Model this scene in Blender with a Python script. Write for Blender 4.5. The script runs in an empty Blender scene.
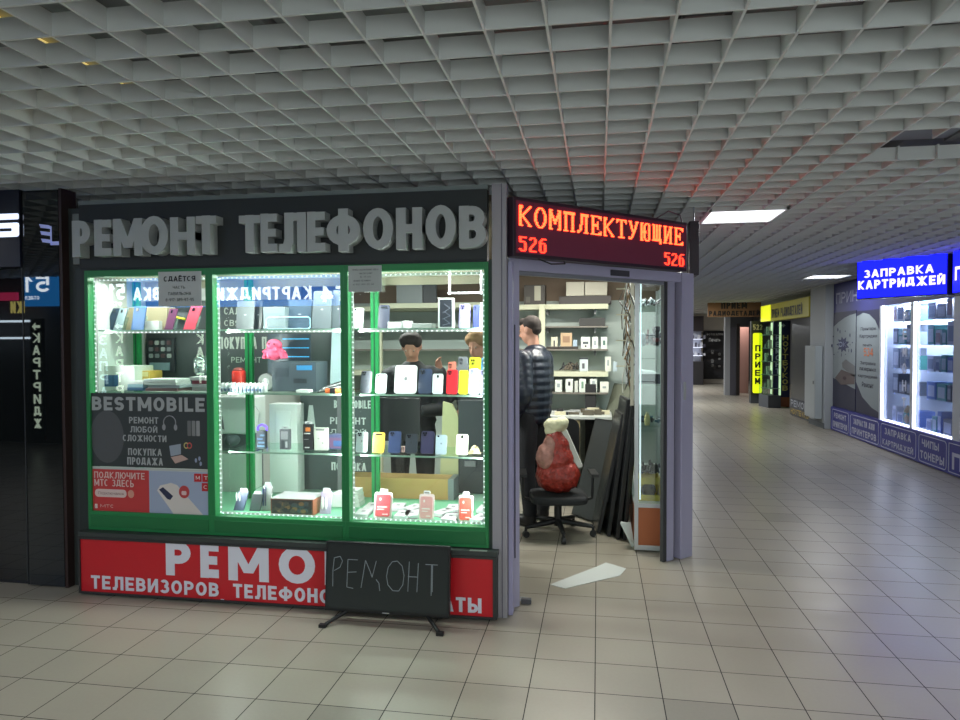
import bpy, math, random
from mathutils import Matrix, Vector, Euler
random.seed(7)
SC = bpy.context.scene
COL = SC.collection
R = math.radians
# ------------------------------------------------------------------ camera
FPX = 694.0
H = 1.6
cam_d = bpy.data.cameras.new('camera')
cam = bpy.data.objects.new('camera', cam_d)
COL.objects.link(cam)
cam_d.sensor_width = 36
cam_d.lens = FPX / 960 * 36
cam_d.clip_start = .05
CM = Matrix.Rotation(R(9.65), 3, 'Z') @ Matrix.Rotation(R(90 - 1.53), 3, 'X') @ Matrix.Rotation(R(-.16), 3, 'Z')
cam.matrix_world = Matrix.Translation((0, 0, H)) @ CM.to_4x4()
SC.camera = cam
def ray(px, py): return CM @ Vector(((px - 480) / FPX, -(py - 360) / FPX, -1))
def onY(px, py, Y):                       # point of the sight line on the plane y = Y -> (x, z)
    d = ray(px, py); t = Y / d.y
    return t * d.x, H + t * d.z
def onX(px, py, X):                       # -> (y, z)
    d = ray(px, py); t = X / d.x
    return t * d.y, H + t * d.z
def onZ(px, py, Z=0.):
    d = ray(px, py); t = (Z - H) / d.z
    return t * d.x, t * d.y
def onP(px, py, x0, y0, th):              # vertical plane through (x0, y0) turned by th: -> (s along, z)
    d = ray(px, py); n = (math.sin(th), -math.cos(th))
    t = (x0 * n[0] + y0 * n[1]) / (d.x * n[0] + d.y * n[1])
    x, y = t * d.x - x0, t * d.y - y0
    return x * math.cos(th) + y * math.sin(th), H + t * d.z
# ------------------------------------------------------------------ materials
def lin(c):
    return tuple(((v / 255) / 12.92 if v / 255 <= .04045 else ((v / 255 + .055) / 1.055) ** 2.4) for v in c)
MATS = {}
def mat(c, rough=.5, metal=0., noise=.0, spec=.5, bump=0., nscale=30., coat=0.):
    key = (c, rough, metal, noise, spec, bump, nscale, coat)
    if key in MATS: return MATS[key]
    m = bpy.data.materials.new('surface'); m.use_nodes = True
    nt = m.node_tree; b = nt.nodes['Principled BSDF']
    b.inputs['Base Color'].default_value = (*lin(c), 1)
    b.inputs['Roughness'].default_value = rough
    b.inputs['Metallic'].default_value = metal
    b.inputs['Specular IOR Level'].default_value = spec
    b.inputs['Coat Weight'].default_value = coat
    if noise or bump:
        tc = nt.nodes.new('ShaderNodeTexCoord'); n = nt.nodes.new('ShaderNodeTexNoise')
        n.inputs['Scale'].default_value = nscale; n.inputs['Detail'].default_value = 4
        nt.links.new(tc.outputs['Object'], n.inputs['Vector'])
        if noise:
            mr = nt.nodes.new('ShaderNodeMapRange')
            mr.inputs['To Min'].default_value = 1 - noise; mr.inputs['To Max'].default_value = 1 + noise
            nt.links.new(n.outputs['Fac'], mr.inputs['Value'])
            v = nt.nodes.new('ShaderNodeVectorMath'); v.operation = 'SCALE'
            v.inputs[0].default_value = lin(c)
            nt.links.new(mr.outputs[0], v.inputs['Scale']); nt.links.new(v.outputs[0], b.inputs['Base Color'])
        if bump:
            bp = nt.nodes.new('ShaderNodeBump'); bp.inputs['Strength'].default_value = bump; bp.inputs['Distance'].default_value = .01
            nt.links.new(n.outputs['Fac'], bp.inputs['Height']); nt.links.new(bp.outputs[0], b.inputs['Normal'])
    MATS[key] = m
    return m
def glow(c, s, raw=False):
    key = ('e', c, s, raw)
    if key in MATS: return MATS[key]
    m = bpy.data.materials.new('light'); m.use_nodes = True
    b = m.node_tree.nodes['Principled BSDF']
    cc = c if raw else lin(c)
    b.inputs['Base Color'].default_value = (*[min(.8, v) for v in cc], 1)
    b.inputs['Emission Color'].default_value = (*cc, 1)
    b.inputs['Emission Strength'].default_value = s
    MATS[key] = m
    return m
def glass_mat(tint=(235, 250, 242), refl=.08, rough=0.0, opac=0., oc=(200, 220, 210)):
    key = ('g', tint, refl, rough, opac)
    if key in MATS: return MATS[key]
    m = bpy.data.materials.new('glass'); m.use_nodes = True
    nt = m.node_tree; nt.nodes.clear()
    out = nt.nodes.new('ShaderNodeOutputMaterial'); mx = nt.nodes.new('ShaderNodeMixShader')
    tr = nt.nodes.new('ShaderNodeBsdfTransparent'); gl = nt.nodes.new('ShaderNodeBsdfGlossy')
    tr.inputs['Color'].default_value = (*lin(tint), 1); gl.inputs['Roughness'].default_value = rough
    gl.inputs['Color'].default_value = (1, 1, 1, 1)
    mx.inputs[0].default_value = refl
    nt.links.new(tr.outputs[0], mx.inputs[1]); nt.links.new(gl.outputs[0], mx.inputs[2])
    last = mx
    if opac:
        df = nt.nodes.new('ShaderNodeBsdfDiffuse'); df.inputs['Color'].default_value = (*lin(oc), 1)
        m2 = nt.nodes.new('ShaderNodeMixShader'); m2.inputs[0].default_value = opac
        nt.links.new(mx.outputs[0], m2.inputs[1]); nt.links.new(df.outputs[0], m2.inputs[2]); last = m2
    nt.links.new(last.outputs[0], out.inputs['Surface'])
    MATS[key] = m
    return m
WHITE = mat((228, 230, 228), .5); BLACK = mat((20, 21, 23), .4); GREY = mat((120, 122, 125), .5)
ALU = mat((165, 168, 176), .35, .7); CHROME = mat((200, 200, 205), .15, 1.)
GREEN = mat((38, 128, 72), .45, noise=.05, nscale=8); CARD = mat((178, 140, 90), .8, noise=.08)
DARKPL = mat((28, 29, 31), .45); PAPER = mat((225, 226, 222), .8); LGREY = mat((175, 178, 182), .5)
# ------------------------------------------------------------------ mesh building
def _g(s):
    out = []
    for w in s.split():
        out.append((w[0], [float(v) for v in w[1:].split(',')]))
    return out
# block letters: V x,y0,y1 bar; H y,x0,x1 bar; D x0,y0,x1,y1 slanted bar; A cx,cy,rx,ry,a0,a1 arc; (first number of each line: width)
GLY = {k: (w, _g(s)) for k, w, s in [
 ('А', .68, 'D0,0,.5,1 D1,0,.5,1 H.26,.22,.78'), ('Б', .6, 'V0,0,1 H1,0,.85 H.55,0,.5 H0,0,.5 A.5,.275,.5,.275,-90,90'),
 ('В', .6, 'V0,0,1 H1,0,.5 H.53,0,.5 H0,0,.5 A.5,.765,.42,.235,-90,90 A.5,.265,.5,.265,-90,90'), ('Г', .5, 'V0,0,1 H1,0,1'),
 ('Д', .74, 'H.14,0,1 V0,0,.14 V1,0,.14 V.85,.14,1 H1,.32,.85 D.2,.14,.32,1'), ('Е', .54, 'V0,0,1 H1,0,1 H.5,0,.85 H0,0,1'),
 ('Ё', .54, 'V0,0,1 H1,0,1 H.5,0,.85 H0,0,1 H1.22,.2,.2 H1.22,.8,.8'), ('Ж', .95, 'V.5,0,1 D0,1,.5,.5 D0,0,.5,.5 D1,1,.5,.5 D1,0,.5,.5'),
 ('З', .56, 'A.45,.76,.45,.24,-90,150 A.45,.26,.55,.26,-150,90'), ('И', .64, 'V0,0,1 V1,0,1 D0,0,1,1'), ('Й', .64, 'V0,0,1 V1,0,1 D0,0,1,1 H1.22,.35,.65'),
 ('К', .62, 'V0,0,1 D.12,.5,1,1 D.12,.5,1,0'), ('Л', .68, 'V1,0,1 H1,.3,1 V.3,.25,1 D.3,.3,.12,0 H0,0,.1'), ('М', .82, 'V0,0,1 V1,0,1 D0,1,.5,.12 D1,1,.5,.12'),
 ('Н', .62, 'V0,0,1 V1,0,1 H.5,0,1'), ('О', .66, 'A.5,.5,.5,.5,0,360'), ('П', .62, 'V0,0,1 V1,0,1 H1,0,1'), ('Р', .58, 'V0,0,1 H1,0,.5 H.45,0,.5 A.5,.725,.5,.275,-90,90'),
 ('С', .6, 'A.5,.5,.5,.5,48,312'), ('Т', .58, 'H1,0,1 V.5,0,1'), ('У', .6, 'D0,1,.55,.3 D1,1,.3,0'), ('Ф', .84, 'V.5,0,1 A.5,.5,.5,.33,0,360'),
 ('Х', .6, 'D0,0,1,1 D0,1,1,0'), ('Ц', .66, 'V0,0,1 V.9,0,1 H0,0,1 V1,-.12,0'), ('Ч', .58, 'V1,0,1 V0,.5,1 H.45,0,1'), ('Ш', .86, 'V0,0,1 V.5,0,1 V1,0,1 H0,0,1'),
 ('Щ', .9, 'V0,0,1 V.48,0,1 V.96,0,1 H0,0,1 V1,-.12,0'), ('Ь', .58, 'V0,0,1 H.52,0,.5 H0,0,.5 A.5,.26,.5,.26,-90,90'), ('Ы', .8, 'V0,0,1 H.52,0,.35 H0,0,.35 A.35,.26,.3,.26,-90,90 V1,0,1'),
 ('Э', .6, 'A.5,.5,.5,.5,-132,132 H.5,.4,1'), ('Ю', .9, 'V0,0,1 H.5,0,.4 A.66,.5,.34,.5,0,360'), ('Я', .6, 'V1,0,1 H1,.5,1 H.45,.5,1 A.5,.725,.5,.275,90,270 D.55,.45,0,0'),
 ('Ъ', .66, 'V.25,0,1 H1,0,.25 H.52,.25,.6 H0,.25,.6 A.6,.26,.4,.26,-90,90'),
 ('S', .58, 'A.5,.745,.5,.255,20,270 A.5,.255,.5,.255,-160,90'), ('I', .2, 'V.5,0,1'), ('L', .52, 'V0,0,1 H0,0,1'),
 ('0', .58, 'A.5,.5,.5,.5,0,360'), ('1', .34, 'V.9,0,1 D.0,.7,.9,1'), ('2', .56, 'A.5,.72,.5,.28,-35,175 D0,0,.9,.56 H0,0,1'), ('3', .56, 'A.45,.76,.45,.24,-90,150 A.45,.26,.55,.26,-150,90'),
 ('4', .6, 'V.75,0,1 H.27,0,1 D.05,.3,.75,1'), ('5', .56, 'H1,0,1 V0,.52,1 A.45,.3,.55,.3,-150,115'), ('6', .58, 'A.5,.3,.5,.3,0,360 A.62,.5,.62,.5,95,185'), ('7', .54, 'H1,0,1 D1,1,.3,0'),
 ('8', .58, 'A.5,.75,.42,.25,0,360 A.5,.26,.5,.26,0,360'), ('9', .58, 'A.5,.7,.5,.3,0,360 A.38,.5,.62,.5,-85,5'), ('-', .35, 'H.45,0,1'), ('.', .2, 'H0,.5,.5'), (',', .2, 'H0,.5,.5 D.2,-.18,.5,.05')]}
for _a, _b in zip('ABEKMHOPCTYX', 'АВЕКМНОРСТУХ'): GLY[_a] = GLY[_b]
TXT = {}
def text_data(s, off):
    k = (s, off)
    if k not in TXT:
        c = bpy.data.curves.new('t', 'FONT'); c.body = s; c.offset = off; c.resolution_u = 3
        c.fill_mode = 'FRONT'
        o = bpy.data.objects.new('t', c); COL.objects.link(o)
        bpy.context.view_layer.update()
        dg = bpy.context.evaluated_depsgraph_get()
        m = bpy.data.meshes.new_from_object(o.evaluated_get(dg))
        vs = [tuple(v.co) for v in m.vertices]; fs = [tuple(p.vertices) for p in m.polygons]
        bpy.data.objects.remove(o); bpy.data.curves.remove(c); bpy.data.meshes.remove(m)
        # drop doubles, find border edges
        mp = {}; idx = []; nv = []
        for v in vs:
            q = (round(v[0], 5), round(v[1], 5))
            if q not in mp: mp[q] = len(nv); nv.append(q)
            idx.append(mp[q])
        nf = []
        for f in fs:
            g = [idx[i] for i in f]
            if len(set(g)) >= 3: nf.append(g)
        TXT[k] = (nv, nf)
    return TXT[k]
class MB:
    def __init__(s): s.v = []; s.f = []; s.m = []; s.mats = []; s.M = None; s.sm = []; s.marks = []
    def mi(s, m):
        if m not in s.mats: s.mats.append(m)
        return s.mats.index(m)
    def add(s, vs, fs, m, smooth=False):
        b = len(s.v)
        for v in vs:
            v = Vector(v)
            if s.M is not None: v = s.M @ v
            s.v.append(tuple(v))
        k = s.mi(m)
        for f in fs:
            s.f.append([b + i for i in f]); s.m.append(k); s.sm.append(smooth)
        return s
    def box(s, x0, x1, y0, y1, z0, z1, m):
        if x0 > x1: x0, x1 = x1, x0
        if y0 > y1: y0, y1 = y1, y0
        if z0 > z1: z0, z1 = z1, z0
        return s.add([(x0, y0, z0), (x1, y0, z0), (x1, y1, z0), (x0, y1, z0), (x0, y0, z1), (x1, y0, z1), (x1, y1, z1), (x0, y1, z1)],
                     [(3, 2, 1, 0), (4, 5, 6, 7), (0, 1, 5, 4), (1, 2, 6, 5), (2, 3, 7, 6), (3, 0, 4, 7)], m)
    def prism(s, pts, y0, y1, m, mf=None):         # outline in x,z (counter-clockwise seen from -y), thickness y0 (front)..y1
        n = len(pts)
        vs = [(p[0], y0, p[1]) for p in pts] + [(p[0], y1, p[1]) for p in pts]
        s.add(vs, [tuple(range(n))], mf or m)
        s.add(vs, [tuple(range(2 * n - 1, n - 1, -1))] + [(i, i + n, (i + 1) % n + n, (i + 1) % n) for i in range(n)], m)
        return s
    def prismz(s, pts, z0, z1, m):
        n = len(pts)
        vs = [(p[0], p[1], z0) for p in pts] + [(p[0], p[1], z1) for p in pts]
        return s.add(vs, [tuple(range(n))[::-1], tuple(range(n, 2 * n))] + [(i, (i + 1) % n, (i + 1) % n + n, i + n) for i in range(n)], m)
    def tube(s, p0, p1, r0, m, r1=None, n=12, cap=True):
        r1 = r0 if r1 is None else r1
        p0 = Vector(p0); p1 = Vector(p1); d = (p1 - p0).normalized()
        a = d.orthogonal().normalized(); b = d.cross(a)
        vs = []
        for p, r in ((p0, r0), (p1, r1)):
            for i in range(n):
                t = 2 * math.pi * i / n
                vs.append(p + r * (math.cos(t) * a + math.sin(t) * b))
        fs = [(i, (i + 1) % n, (i + 1) % n + n, i + n) for i in range(n)]
        s.add(vs, fs, m, True)
        if cap: s.add(vs, [tuple(range(n))[::-1], tuple(range(n, 2 * n))], m)
        return s
    def path(s, pts, r, m, n=8):
        for a, b in zip(pts[:-1], pts[1:]): s.tube(a, b, r, m, n=n)
        return s
    def ball(s, c, r, m, n=12, k=8):
        rx, ry, rz = (r, r, r) if not isinstance(r, (tuple, list)) else r
        vs = [(c[0], c[1], c[2] - rz)]
        for j in range(1, k):
            t = math.pi * j / k
            for i in range(n):
                a = 2 * math.pi * i / n
                vs.append((c[0] + rx * math.sin(t) * math.cos(a), c[1] + ry * math.sin(t) * math.sin(a), c[2] - rz * math.cos(t)))
        vs.append((c[0], c[1], c[2] + rz)); L = len(vs) - 1
        fs = [(0, 1 + (i + 1) % n, 1 + i) for i in range(n)]
        for j in range(k - 2):
            for i in range(n):
                a = 1 + j * n
                fs.append((a + i, a + (i + 1) % n, a + n + (i + 1) % n, a + n + i))
        a = 1 + (k - 2) * n
        fs += [(a + i, a + (i + 1) % n, L) for i in range(n)]
        return s.add(vs, fs, m, True)
    def lathe(s, prof, m, c=(0, 0), n=16):         # prof: [(r, z)]
        vs = []
        for r, z in prof:
            for i in range(n):
                a = 2 * math.pi * i / n
                vs.append((c[0] + r * math.cos(a), c[1] + r * math.sin(a), z))
        fs = []
        for j in range(len(prof) - 1):
            for i in range(n): fs.append((j * n + i, j * n + (i + 1) % n, (j + 1) * n + (i + 1) % n, (j + 1) * n + i))
        fs.append(tuple(range(n))[::-1]); fs.append(tuple(range((len(prof) - 1) * n, len(prof) * n)))
        return s.add(vs, fs, m, True)
    def cap_(s, p0, r0, p1, r1, m):
        s.ball(p0, r0, m, 14, 9); s.ball(p1, r1, m, 14, 9)
        return s.tube(p0, p1, r0 * .99, m, r1 * .99, 14)
    def stext(s, t, x0, x1, z0, z1, y, m, th, depth):
        H_ = z1 - z0
        if 'Й' in t or 'Ё' in t: H_ = H_ / 1.22
        ws = [GLY[c][0] if c != ' ' else .4 for c in t]; gap = .13
        tot = sum(ws) + gap * (len(t) - 1); kx = (x1 - x0) / tot; cx = x0
        cnt = [0]
        def pr(p):
            cnt[0] += 1; yf = y - depth - cnt[0] * .00004
            if sum(p[i][0] * p[(i + 1) % len(p)][1] - p[(i + 1) % len(p)][0] * p[i][1] for i in range(len(p))) < 0: p = p[::-1]
            n = len(p)
            s.add([(a, yf, b) for a, b in p], [tuple(range(n))], m)
            if depth > 0: s.add([(a, yf, b) for a, b in p] + [(a, y, b) for a, b in p], [(i, i + n, (i + 1) % n + n, (i + 1) % n) for i in range(n)], m)
        for c, w in zip(t, ws):
            if c != ' ':
                W = w * kx; tz = th * H_; tx = min(th * H_ * 1.08, W * .46) if w > .25 else W * .95
                X = lambda u: cx + tx / 2 + u * (W - tx)
                Z = lambda v: z0 + tz / 2 + v * (H_ - tz)
                Zd = lambda v: z0 if v == 0 else (z0 + H_ if v == 1 else Z(v))
                for k, a in GLY[c][1]:
                    if k == 'V': pr([(X(a[0]) - tx / 2, Z(a[1]) - tz / 2), (X(a[0]) + tx / 2, Z(a[1]) - tz / 2), (X(a[0]) + tx / 2, Z(a[2]) + tz / 2), (X(a[0]) - tx / 2, Z(a[2]) + tz / 2)])
                    elif k == 'H': pr([(X(a[1]) - tx / 2, Z(a[0]) - tz * .46), (X(a[2]) + (tx / 2 if a[2] in (1, .85) or a[1] == a[2] else 0), Z(a[0]) - tz * .46), (X(a[2]) + (tx / 2 if a[2] in (1, .85) or a[1] == a[2] else 0), Z(a[0]) + tz * .46), (X(a[1]) - tx / 2, Z(a[0]) + tz * .46)])
                    elif k == 'D': pr([(X(a[0]) - tx * .5, Zd(a[1])), (X(a[0]) + tx * .5, Zd(a[1])), (X(a[2]) + tx * .5, Zd(a[3])), (X(a[2]) - tx * .5, Zd(a[3]))])
                    else:
                        n = 20 if abs(a[5] - a[4]) > 200 else 10
                        rx, rz = a[2] * (W - tx), a[3] * (H_ - tz); ox, oz = X(a[0]), Z(a[1])
                        for i in range(n):
                            q = []
                            for j, s_ in ((i, 1), (i + 1, 1), (i + 1, -1), (i, -1)):
                                an = R(a[4] + (a[5] - a[4]) * j / n); q.append((ox + (rx + s_ * tx / 2) * math.cos(an), oz + (rz + s_ * tz * .46) * math.sin(an)))
                            pr(q)
            cx += (w + gap) * kx
        return s
    def text(s, *a, **k):
        v0, f0 = len(s.v), len(s.f)
        s.text_(*a, **k); s.marks.append((v0, f0, len(s.v), len(s.f)))
        return s
    def text_(s, t, x0, x1, z0, z1, y, m, off=.02, depth=0., mirror=False, shear=0., keep=False):
        """flat or raised lettering on the plane y, facing -y, fitted to the box x0..x1, z0..z1"""
        if all(c in GLY or c == ' ' for c in t): return s.stext(t, x0, x1, z0, z1, y, m, .12 + off * 2.3, depth)
        nv, nf = text_data(t, 0.)
        d = off * .8
        ax = min(v[0] for v in nv) - d; bx = max(v[0] for v in nv) + d; az = min(v[1] for v in nv) - d; bz = max(v[1] for v in nv) + d
        sx = (x1 - x0) / (bx - ax); sz = (z1 - z0) / (bz - az)
        for k, (ox, oz) in enumerate([(0, 0)] if d <= 0 else [(0, 0), (-d, -d), (d, -d), (d, d), (-d, d)] + ([(0, -d), (0, d)] if d > .02 else [])):
            P = []
            for v in nv:
                X = (v[0] + ox - ax) * sx; Z = z0 + (v[1] + oz - az) * sz
                P.append((x0 + X + shear * (Z - z0), Z))
            n = len(P); y_ = y - k * .00002
            if depth <= 0:
                s.add([(p[0], y_, p[1]) for p in P], nf, m); continue
            vs = [(p[0], y_ - depth, p[1]) for p in P] + [(p[0], y_, p[1]) for p in P]
            ed = {}
            for f in nf:
                for i in range(len(f)):
                    ed[(f[i], f[(i + 1) % len(f)])] = 1
            side = [(a, a + n, b + n, b) for (a, b) in ed if (b, a) not in ed]
            s.add(vs, nf + [[i + n for i in f[::-1]] for f in nf] + side, m)
        return s
    def build(s, name, parent=None, bevel=0., loc=None):
        if 'lettering' in name and len(s.marks) > 1 and parent:      # each line of writing is a part of its own
            keep = [True] * len(s.f)
            for v0, f0, v1, f1 in s.marks:
                q = MB(); q.v = s.v[v0:v1]; q.f = [[i - v0 for i in f] for f in s.f[f0:f1]]; q.m = s.m[f0:f1]; q.sm = s.sm[f0:f1]; q.mats = s.mats
                q.build(name, parent)
                for i in range(f0, f1): keep[i] = False
            if any(keep):
                q = MB(); q.mats = s.mats; used = sorted({i for k, f in zip(keep, s.f) if k for i in f}); mp = {a: b for b, a in enumerate(used)}
                q.v = [s.v[i] for i in used]; q.f = [[mp[i] for i in f] for k, f in zip(keep, s.f) if k]; q.m = [a for k, a in zip(keep, s.m) if k]; q.sm = [a for k, a in zip(keep, s.sm) if k]
                return q.build(name.replace('lettering', 'emblem'), parent)
            return None
        me = bpy.data.meshes.new(name); me.from_pydata(s.v, [], s.f)
        for m in s.mats: me.materials.append(m)
        me.polygons.foreach_set('material_index', s.m); me.polygons.foreach_set('use_smooth', s.sm)
        me.update()
        o = bpy.data.objects.new(name, me); COL.objects.link(o)
        if parent: o.parent = parent
        if loc: o.location = loc
        if bevel:
            b = o.modifiers.new('bevel', 'BEVEL'); b.width = bevel; b.segments = 2; b.limit_method = 'ANGLE'; b.angle_limit = R(50)
        return o
def tag(o, label, cat, group=None, kind=None):
    o['label'] = label; o['category'] = cat
    if group: o['group'] = group
    if kind: o['kind'] = kind
    return o
def struct(o): o['kind'] = 'structure'; return o
def thing(name, label, cat, loc=(0, 0, 0), rz=0., group=None):
    o = bpy.data.objects.new(name, None); COL.objects.link(o); o.empty_display_size = .1
    o.location = loc; o.rotation_euler = (0, 0, rz)
    return tag(o, label, cat, group)
def kids(o): return [c for c in bpy.data.objects if c.parent == o]
def rrect(x0, x1, z0, z1, r, n=4):
    pts = []
    for cx, cz, a0 in ((x1 - r, z0 + r, -90), (x1 - r, z1 - r, 0), (x0 + r, z1 - r, 90), (x0 + r, z0 + r, 180)):
        for i in range(n + 1):
            a = R(a0 + 90 * i / n); pts.append((cx + r * math.cos(a), cz + r * math.sin(a)))
    return pts
def oval(cx, cz, rx, rz, n=28): return [(cx + rx * math.cos(2 * math.pi * i / n), cz + rz * math.sin(2 * math.pi * i / n)) for i in range(n)]
def area(name, loc, sx, sy, power, color=(1, 1, 1), rot=(0, 0, 0)):
    l = bpy.data.lights.new(name, 'AREA'); l.shape = 'RECTANGLE'; l.size = sx; l.size_y = sy; l.energy = power; l.color = color
    o = bpy.data.objects.new(name, l); COL.objects.link(o); o.location = loc; o.rotation_euler = rot
    return o
# ================================================================== THE SETTING
KY = 3.95                                   # the kiosk's front plane
CX, CY = -.50, 4.03                         # its chamfered corner
TH = R(45.5)
# floor ------------------------------------------------------------
def floor_material():
    m = bpy.data.materials.new('floor tiles'); m.use_nodes = True
    nt = m.node_tree; N = nt.nodes; L = nt.links; b = N['Principled BSDF']
    tc = N.new('ShaderNodeTexCoord'); sp = N.new('ShaderNodeSeparateXYZ'); L.new(tc.outputs['Object'], sp.inputs[0])
    def mth(op, a, bb=None, c=None):
        n = N.new('ShaderNodeMath'); n.operation = op
        for i, v in enumerate((a, bb, c)):
            if v is None: continue
            if isinstance(v, (int, float)): n.inputs[i].default_value = v
            else: L.new(v, n.inputs[i])
        return n.outputs[0]
    ux = mth('DIVIDE', mth('ADD', sp.outputs[0], 30.011), .3)
    uy = mth('DIVIDE', mth('ADD', sp.outputs[1], 30.142), .3)
    dx = mth('ABSOLUTE', mth('SUBTRACT', mth('FRACT', ux), .5)); dy = mth('ABSOLUTE', mth('SUBTRACT', mth('FRACT', uy), .5))
    g = mth('GREATER_THAN', mth('MAXIMUM', dx, dy), .4925)
    cv = N.new('ShaderNodeCombineXYZ'); L.new(mth('FLOOR', ux), cv.inputs[0]); L.new(mth('FLOOR', uy), cv.inputs[1])
    wn = N.new('ShaderNodeTexWhiteNoise'); wn.noise_dimensions = '3D'; L.new(cv.outputs[0], wn.inputs[0])
    ns = N.new('ShaderNodeTexNoise'); ns.inputs['Scale'].default_value = 2.2; ns.inputs['Detail'].default_value = 6; L.new(tc.outputs['Object'], ns.inputs['Vector'])
    n2 = N.new('ShaderNodeTexNoise'); n2.inputs['Scale'].default_value = 60; n2.inputs['Detail'].default_value = 3; L.new(tc.outputs['Object'], n2.inputs['Vector'])
    val = mth('ADD', mth('MULTIPLY_ADD', wn.outputs['Value'], .07, .82), mth('MULTIPLY_ADD', ns.outputs['Fac'], .16, mth('MULTIPLY', n2.outputs['Fac'], .09)))
    odd = mth('MULTIPLY', mth('GREATER_THAN', wn.outputs['Value'], .975), -.22)   # a few darker replaced tiles
    val = mth('ADD', val, odd)
    sc = N.new('ShaderNodeVectorMath'); sc.operation = 'SCALE'; sc.inputs[0].default_value = lin((160, 153, 139)); L.new(val, sc.inputs['Scale'])
    mx = N.new('ShaderNodeMix'); mx.data_type = 'RGBA'; L.new(g, mx.inputs[0]); L.new(sc.outputs[0], mx.inputs[6]); mx.inputs[7].default_value = (*lin((34, 31, 28)), 1)
    L.new(mx.outputs[2], b.inputs['Base Color'])
    L.new(mth('MULTIPLY_ADD', g, .5, mth('MULTIPLY_ADD', ns.outputs['Fac'], .22, .22)), b.inputs['Roughness'])
    b.inputs['Specular IOR Level'].default_value = .45
    bp = N.new('ShaderNodeBump'); bp.inputs['Strength'].default_value = .25; bp.inputs['Distance'].default_value = .003
    L.new(mth('SUBTRACT', 1, g), bp.inputs['Height']); L.new(bp.outputs[0], b.inputs['Normal'])
    return m
XL, XR, YB, YF = -12., 7.0, -1.5, 29.0
struct(MB().box(XL, XR, YB - .3, YF, -.1, 0, floor_material()).build('floor'))
conc = mat((128, 130, 132), .9, noise=.2, nscale=3)
struct(MB().box(XL, XR, YB - .3, YF, 3.3, 3.4, conc).build('ceiling'))
# open-cell ceiling --------------------------------------------------
gridm = mat((204, 206, 206), .55)
CH = 2.6
cuts = [(.838, 1.438, 5.6, 6.2), (3.238, 3.838, 11.4, 12.0), (1.438, 3.2, 3.8, 4.2)]
def bars():
    mb = MB()
    def segs(a0, a1, holes):
        out = [(a0, a1)]
        for h0, h1 in holes:
            nx = []
            for s0, s1 in out:
                if h1 <= s0 or h0 >= s1: nx.append((s0, s1)); continue
                if h0 > s0: nx.append((s0, h0))
                if h1 < s1: nx.append((h1, s1))
            out = nx
        return out
    k = 0
    x = .038 - .2 * 60
    while x < XR:
        for a, b in segs(YB, YF, [(c[2], c[3]) for c in cuts if c[0] + .01 < x < c[1] - .01]):
            mb.box(x - .0045, x + .0045, a, b, CH, CH + .075, gridm)
        x += .2
    y = YB + .13
    while y < YF:
        for a, b in segs(XL, XR, [(c[0], c[1]) for c in cuts if c[2] + .01 < y < c[3] - .01]):
            mb.box(a, b, y - .0045, y + .0045, CH + .0005, CH + .0745, gridm)
        y += .2
    return mb
# the plenum above: pipes, trays, ducts
def tray(label, x, y0, y1, z, w, m):
    mb = MB()
    mb.box(x - w / 2, x - w / 2 + .012, y0, y1, z, z + .07, m).box(x + w / 2 - .012, x + w / 2, y0, y1, z, z + .07, m)
    y = y0
    while y < y1: mb.box(x - w / 2, x + w / 2, y, y + .03, z, z + .012, m); y += .12
    tag(mb.build('cable_tray'), label, 'cable tray')
tray('grey ladder cable tray above the ceiling lattice', .42, 1.6, 4.3, 2.86, .2, mat((70, 71, 74), .5, .3))
tag(MB().tube((1.9, 1.2, 2.92), (1.9, 10, 2.92), .055, mat((70, 72, 76), .5), n=16).tube((1.9, 3, 2.92), (1.9, 3.06, 2.92), .065, GREY, n=16).build('ceiling_pipe'), 'dark pipe running above the ceiling lattice on the right', 'pipe')
tag(MB().tube((-1.4, .6, 2.98), (-1.4, 4.4, 2.98), .02, mat((90, 90, 92), .6)).tube((-1.4, 2.2, 2.98), (2.6, 2.9, 2.98), .02, mat((90, 90, 92), .6)).build('ceiling_conduit'), 'thin crooked conduit above the ceiling lattice', 'conduit')
du = thing('ventilation_duct', 'bare metal duct showing in the gap of the ceiling lattice', 'duct', (2.45, 4.0, 2.72))
MB().box(-1.0, 1.6, -.15, .26, 0, .3, mat((150, 152, 170), .45, .4)).build('duct_body', du, .005)
MB().box(-.55, -.51, -.17, .28, -.012, .31, GREY).box(.65, .69, -.17, .28, -.012, .31, GREY).build('flange', du)
fx = thing('fluorescent_fixture', 'old amber fluorescent fixture glowing above the lattice', 'lamp', (-2.3, 2.85, 2.86))
MB().box(-.08, .08, -.55, .55, .03, .1, mat((150, 145, 120), .6)).build('housing', fx)
MB().tube((-.03, -.5, .01), (-.03, .5, .01), .016, glow((255, 225, 140), .8)).build('lamp_tube', fx)
# light panels
def panel_light(label, x0, y0, s=6., power=None):
    t = thing('ceiling_light', label, 'ceiling light', (x0 + .3, y0 + .3, CH), 0, 'square light panels in the ceiling lattice')
    w = .292
    MB().box(-w, w, -w, w, .02, .07, WHITE).box(-w, w, -w, -w + .02, -.004, .02, WHITE).box(-w, w, w - .02, w, -.004, .02, WHITE).box(-w, -w + .02, -w, w, -.004, .02, WHITE).box(w - .02, w, -w, w, -.004, .02, WHITE).build('housing', t)
    MB().box(-w + .021, w - .021, -w + .021, w - .021, .012, .019, glow((245, 250, 255), s)).build('diffuser', t)
    if power: area('panel_lamp', (x0 + .3, y0 + .3, CH - .01), .5, .5, power, (.95, .98, 1))
panel_light('square light panel in the ceiling lattice, the near one', .838, 5.6, 3.0, 22)
panel_light('square light panel in the ceiling lattice, the far one by the blue shop', 3.238, 11.4, 3., 26)
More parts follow.
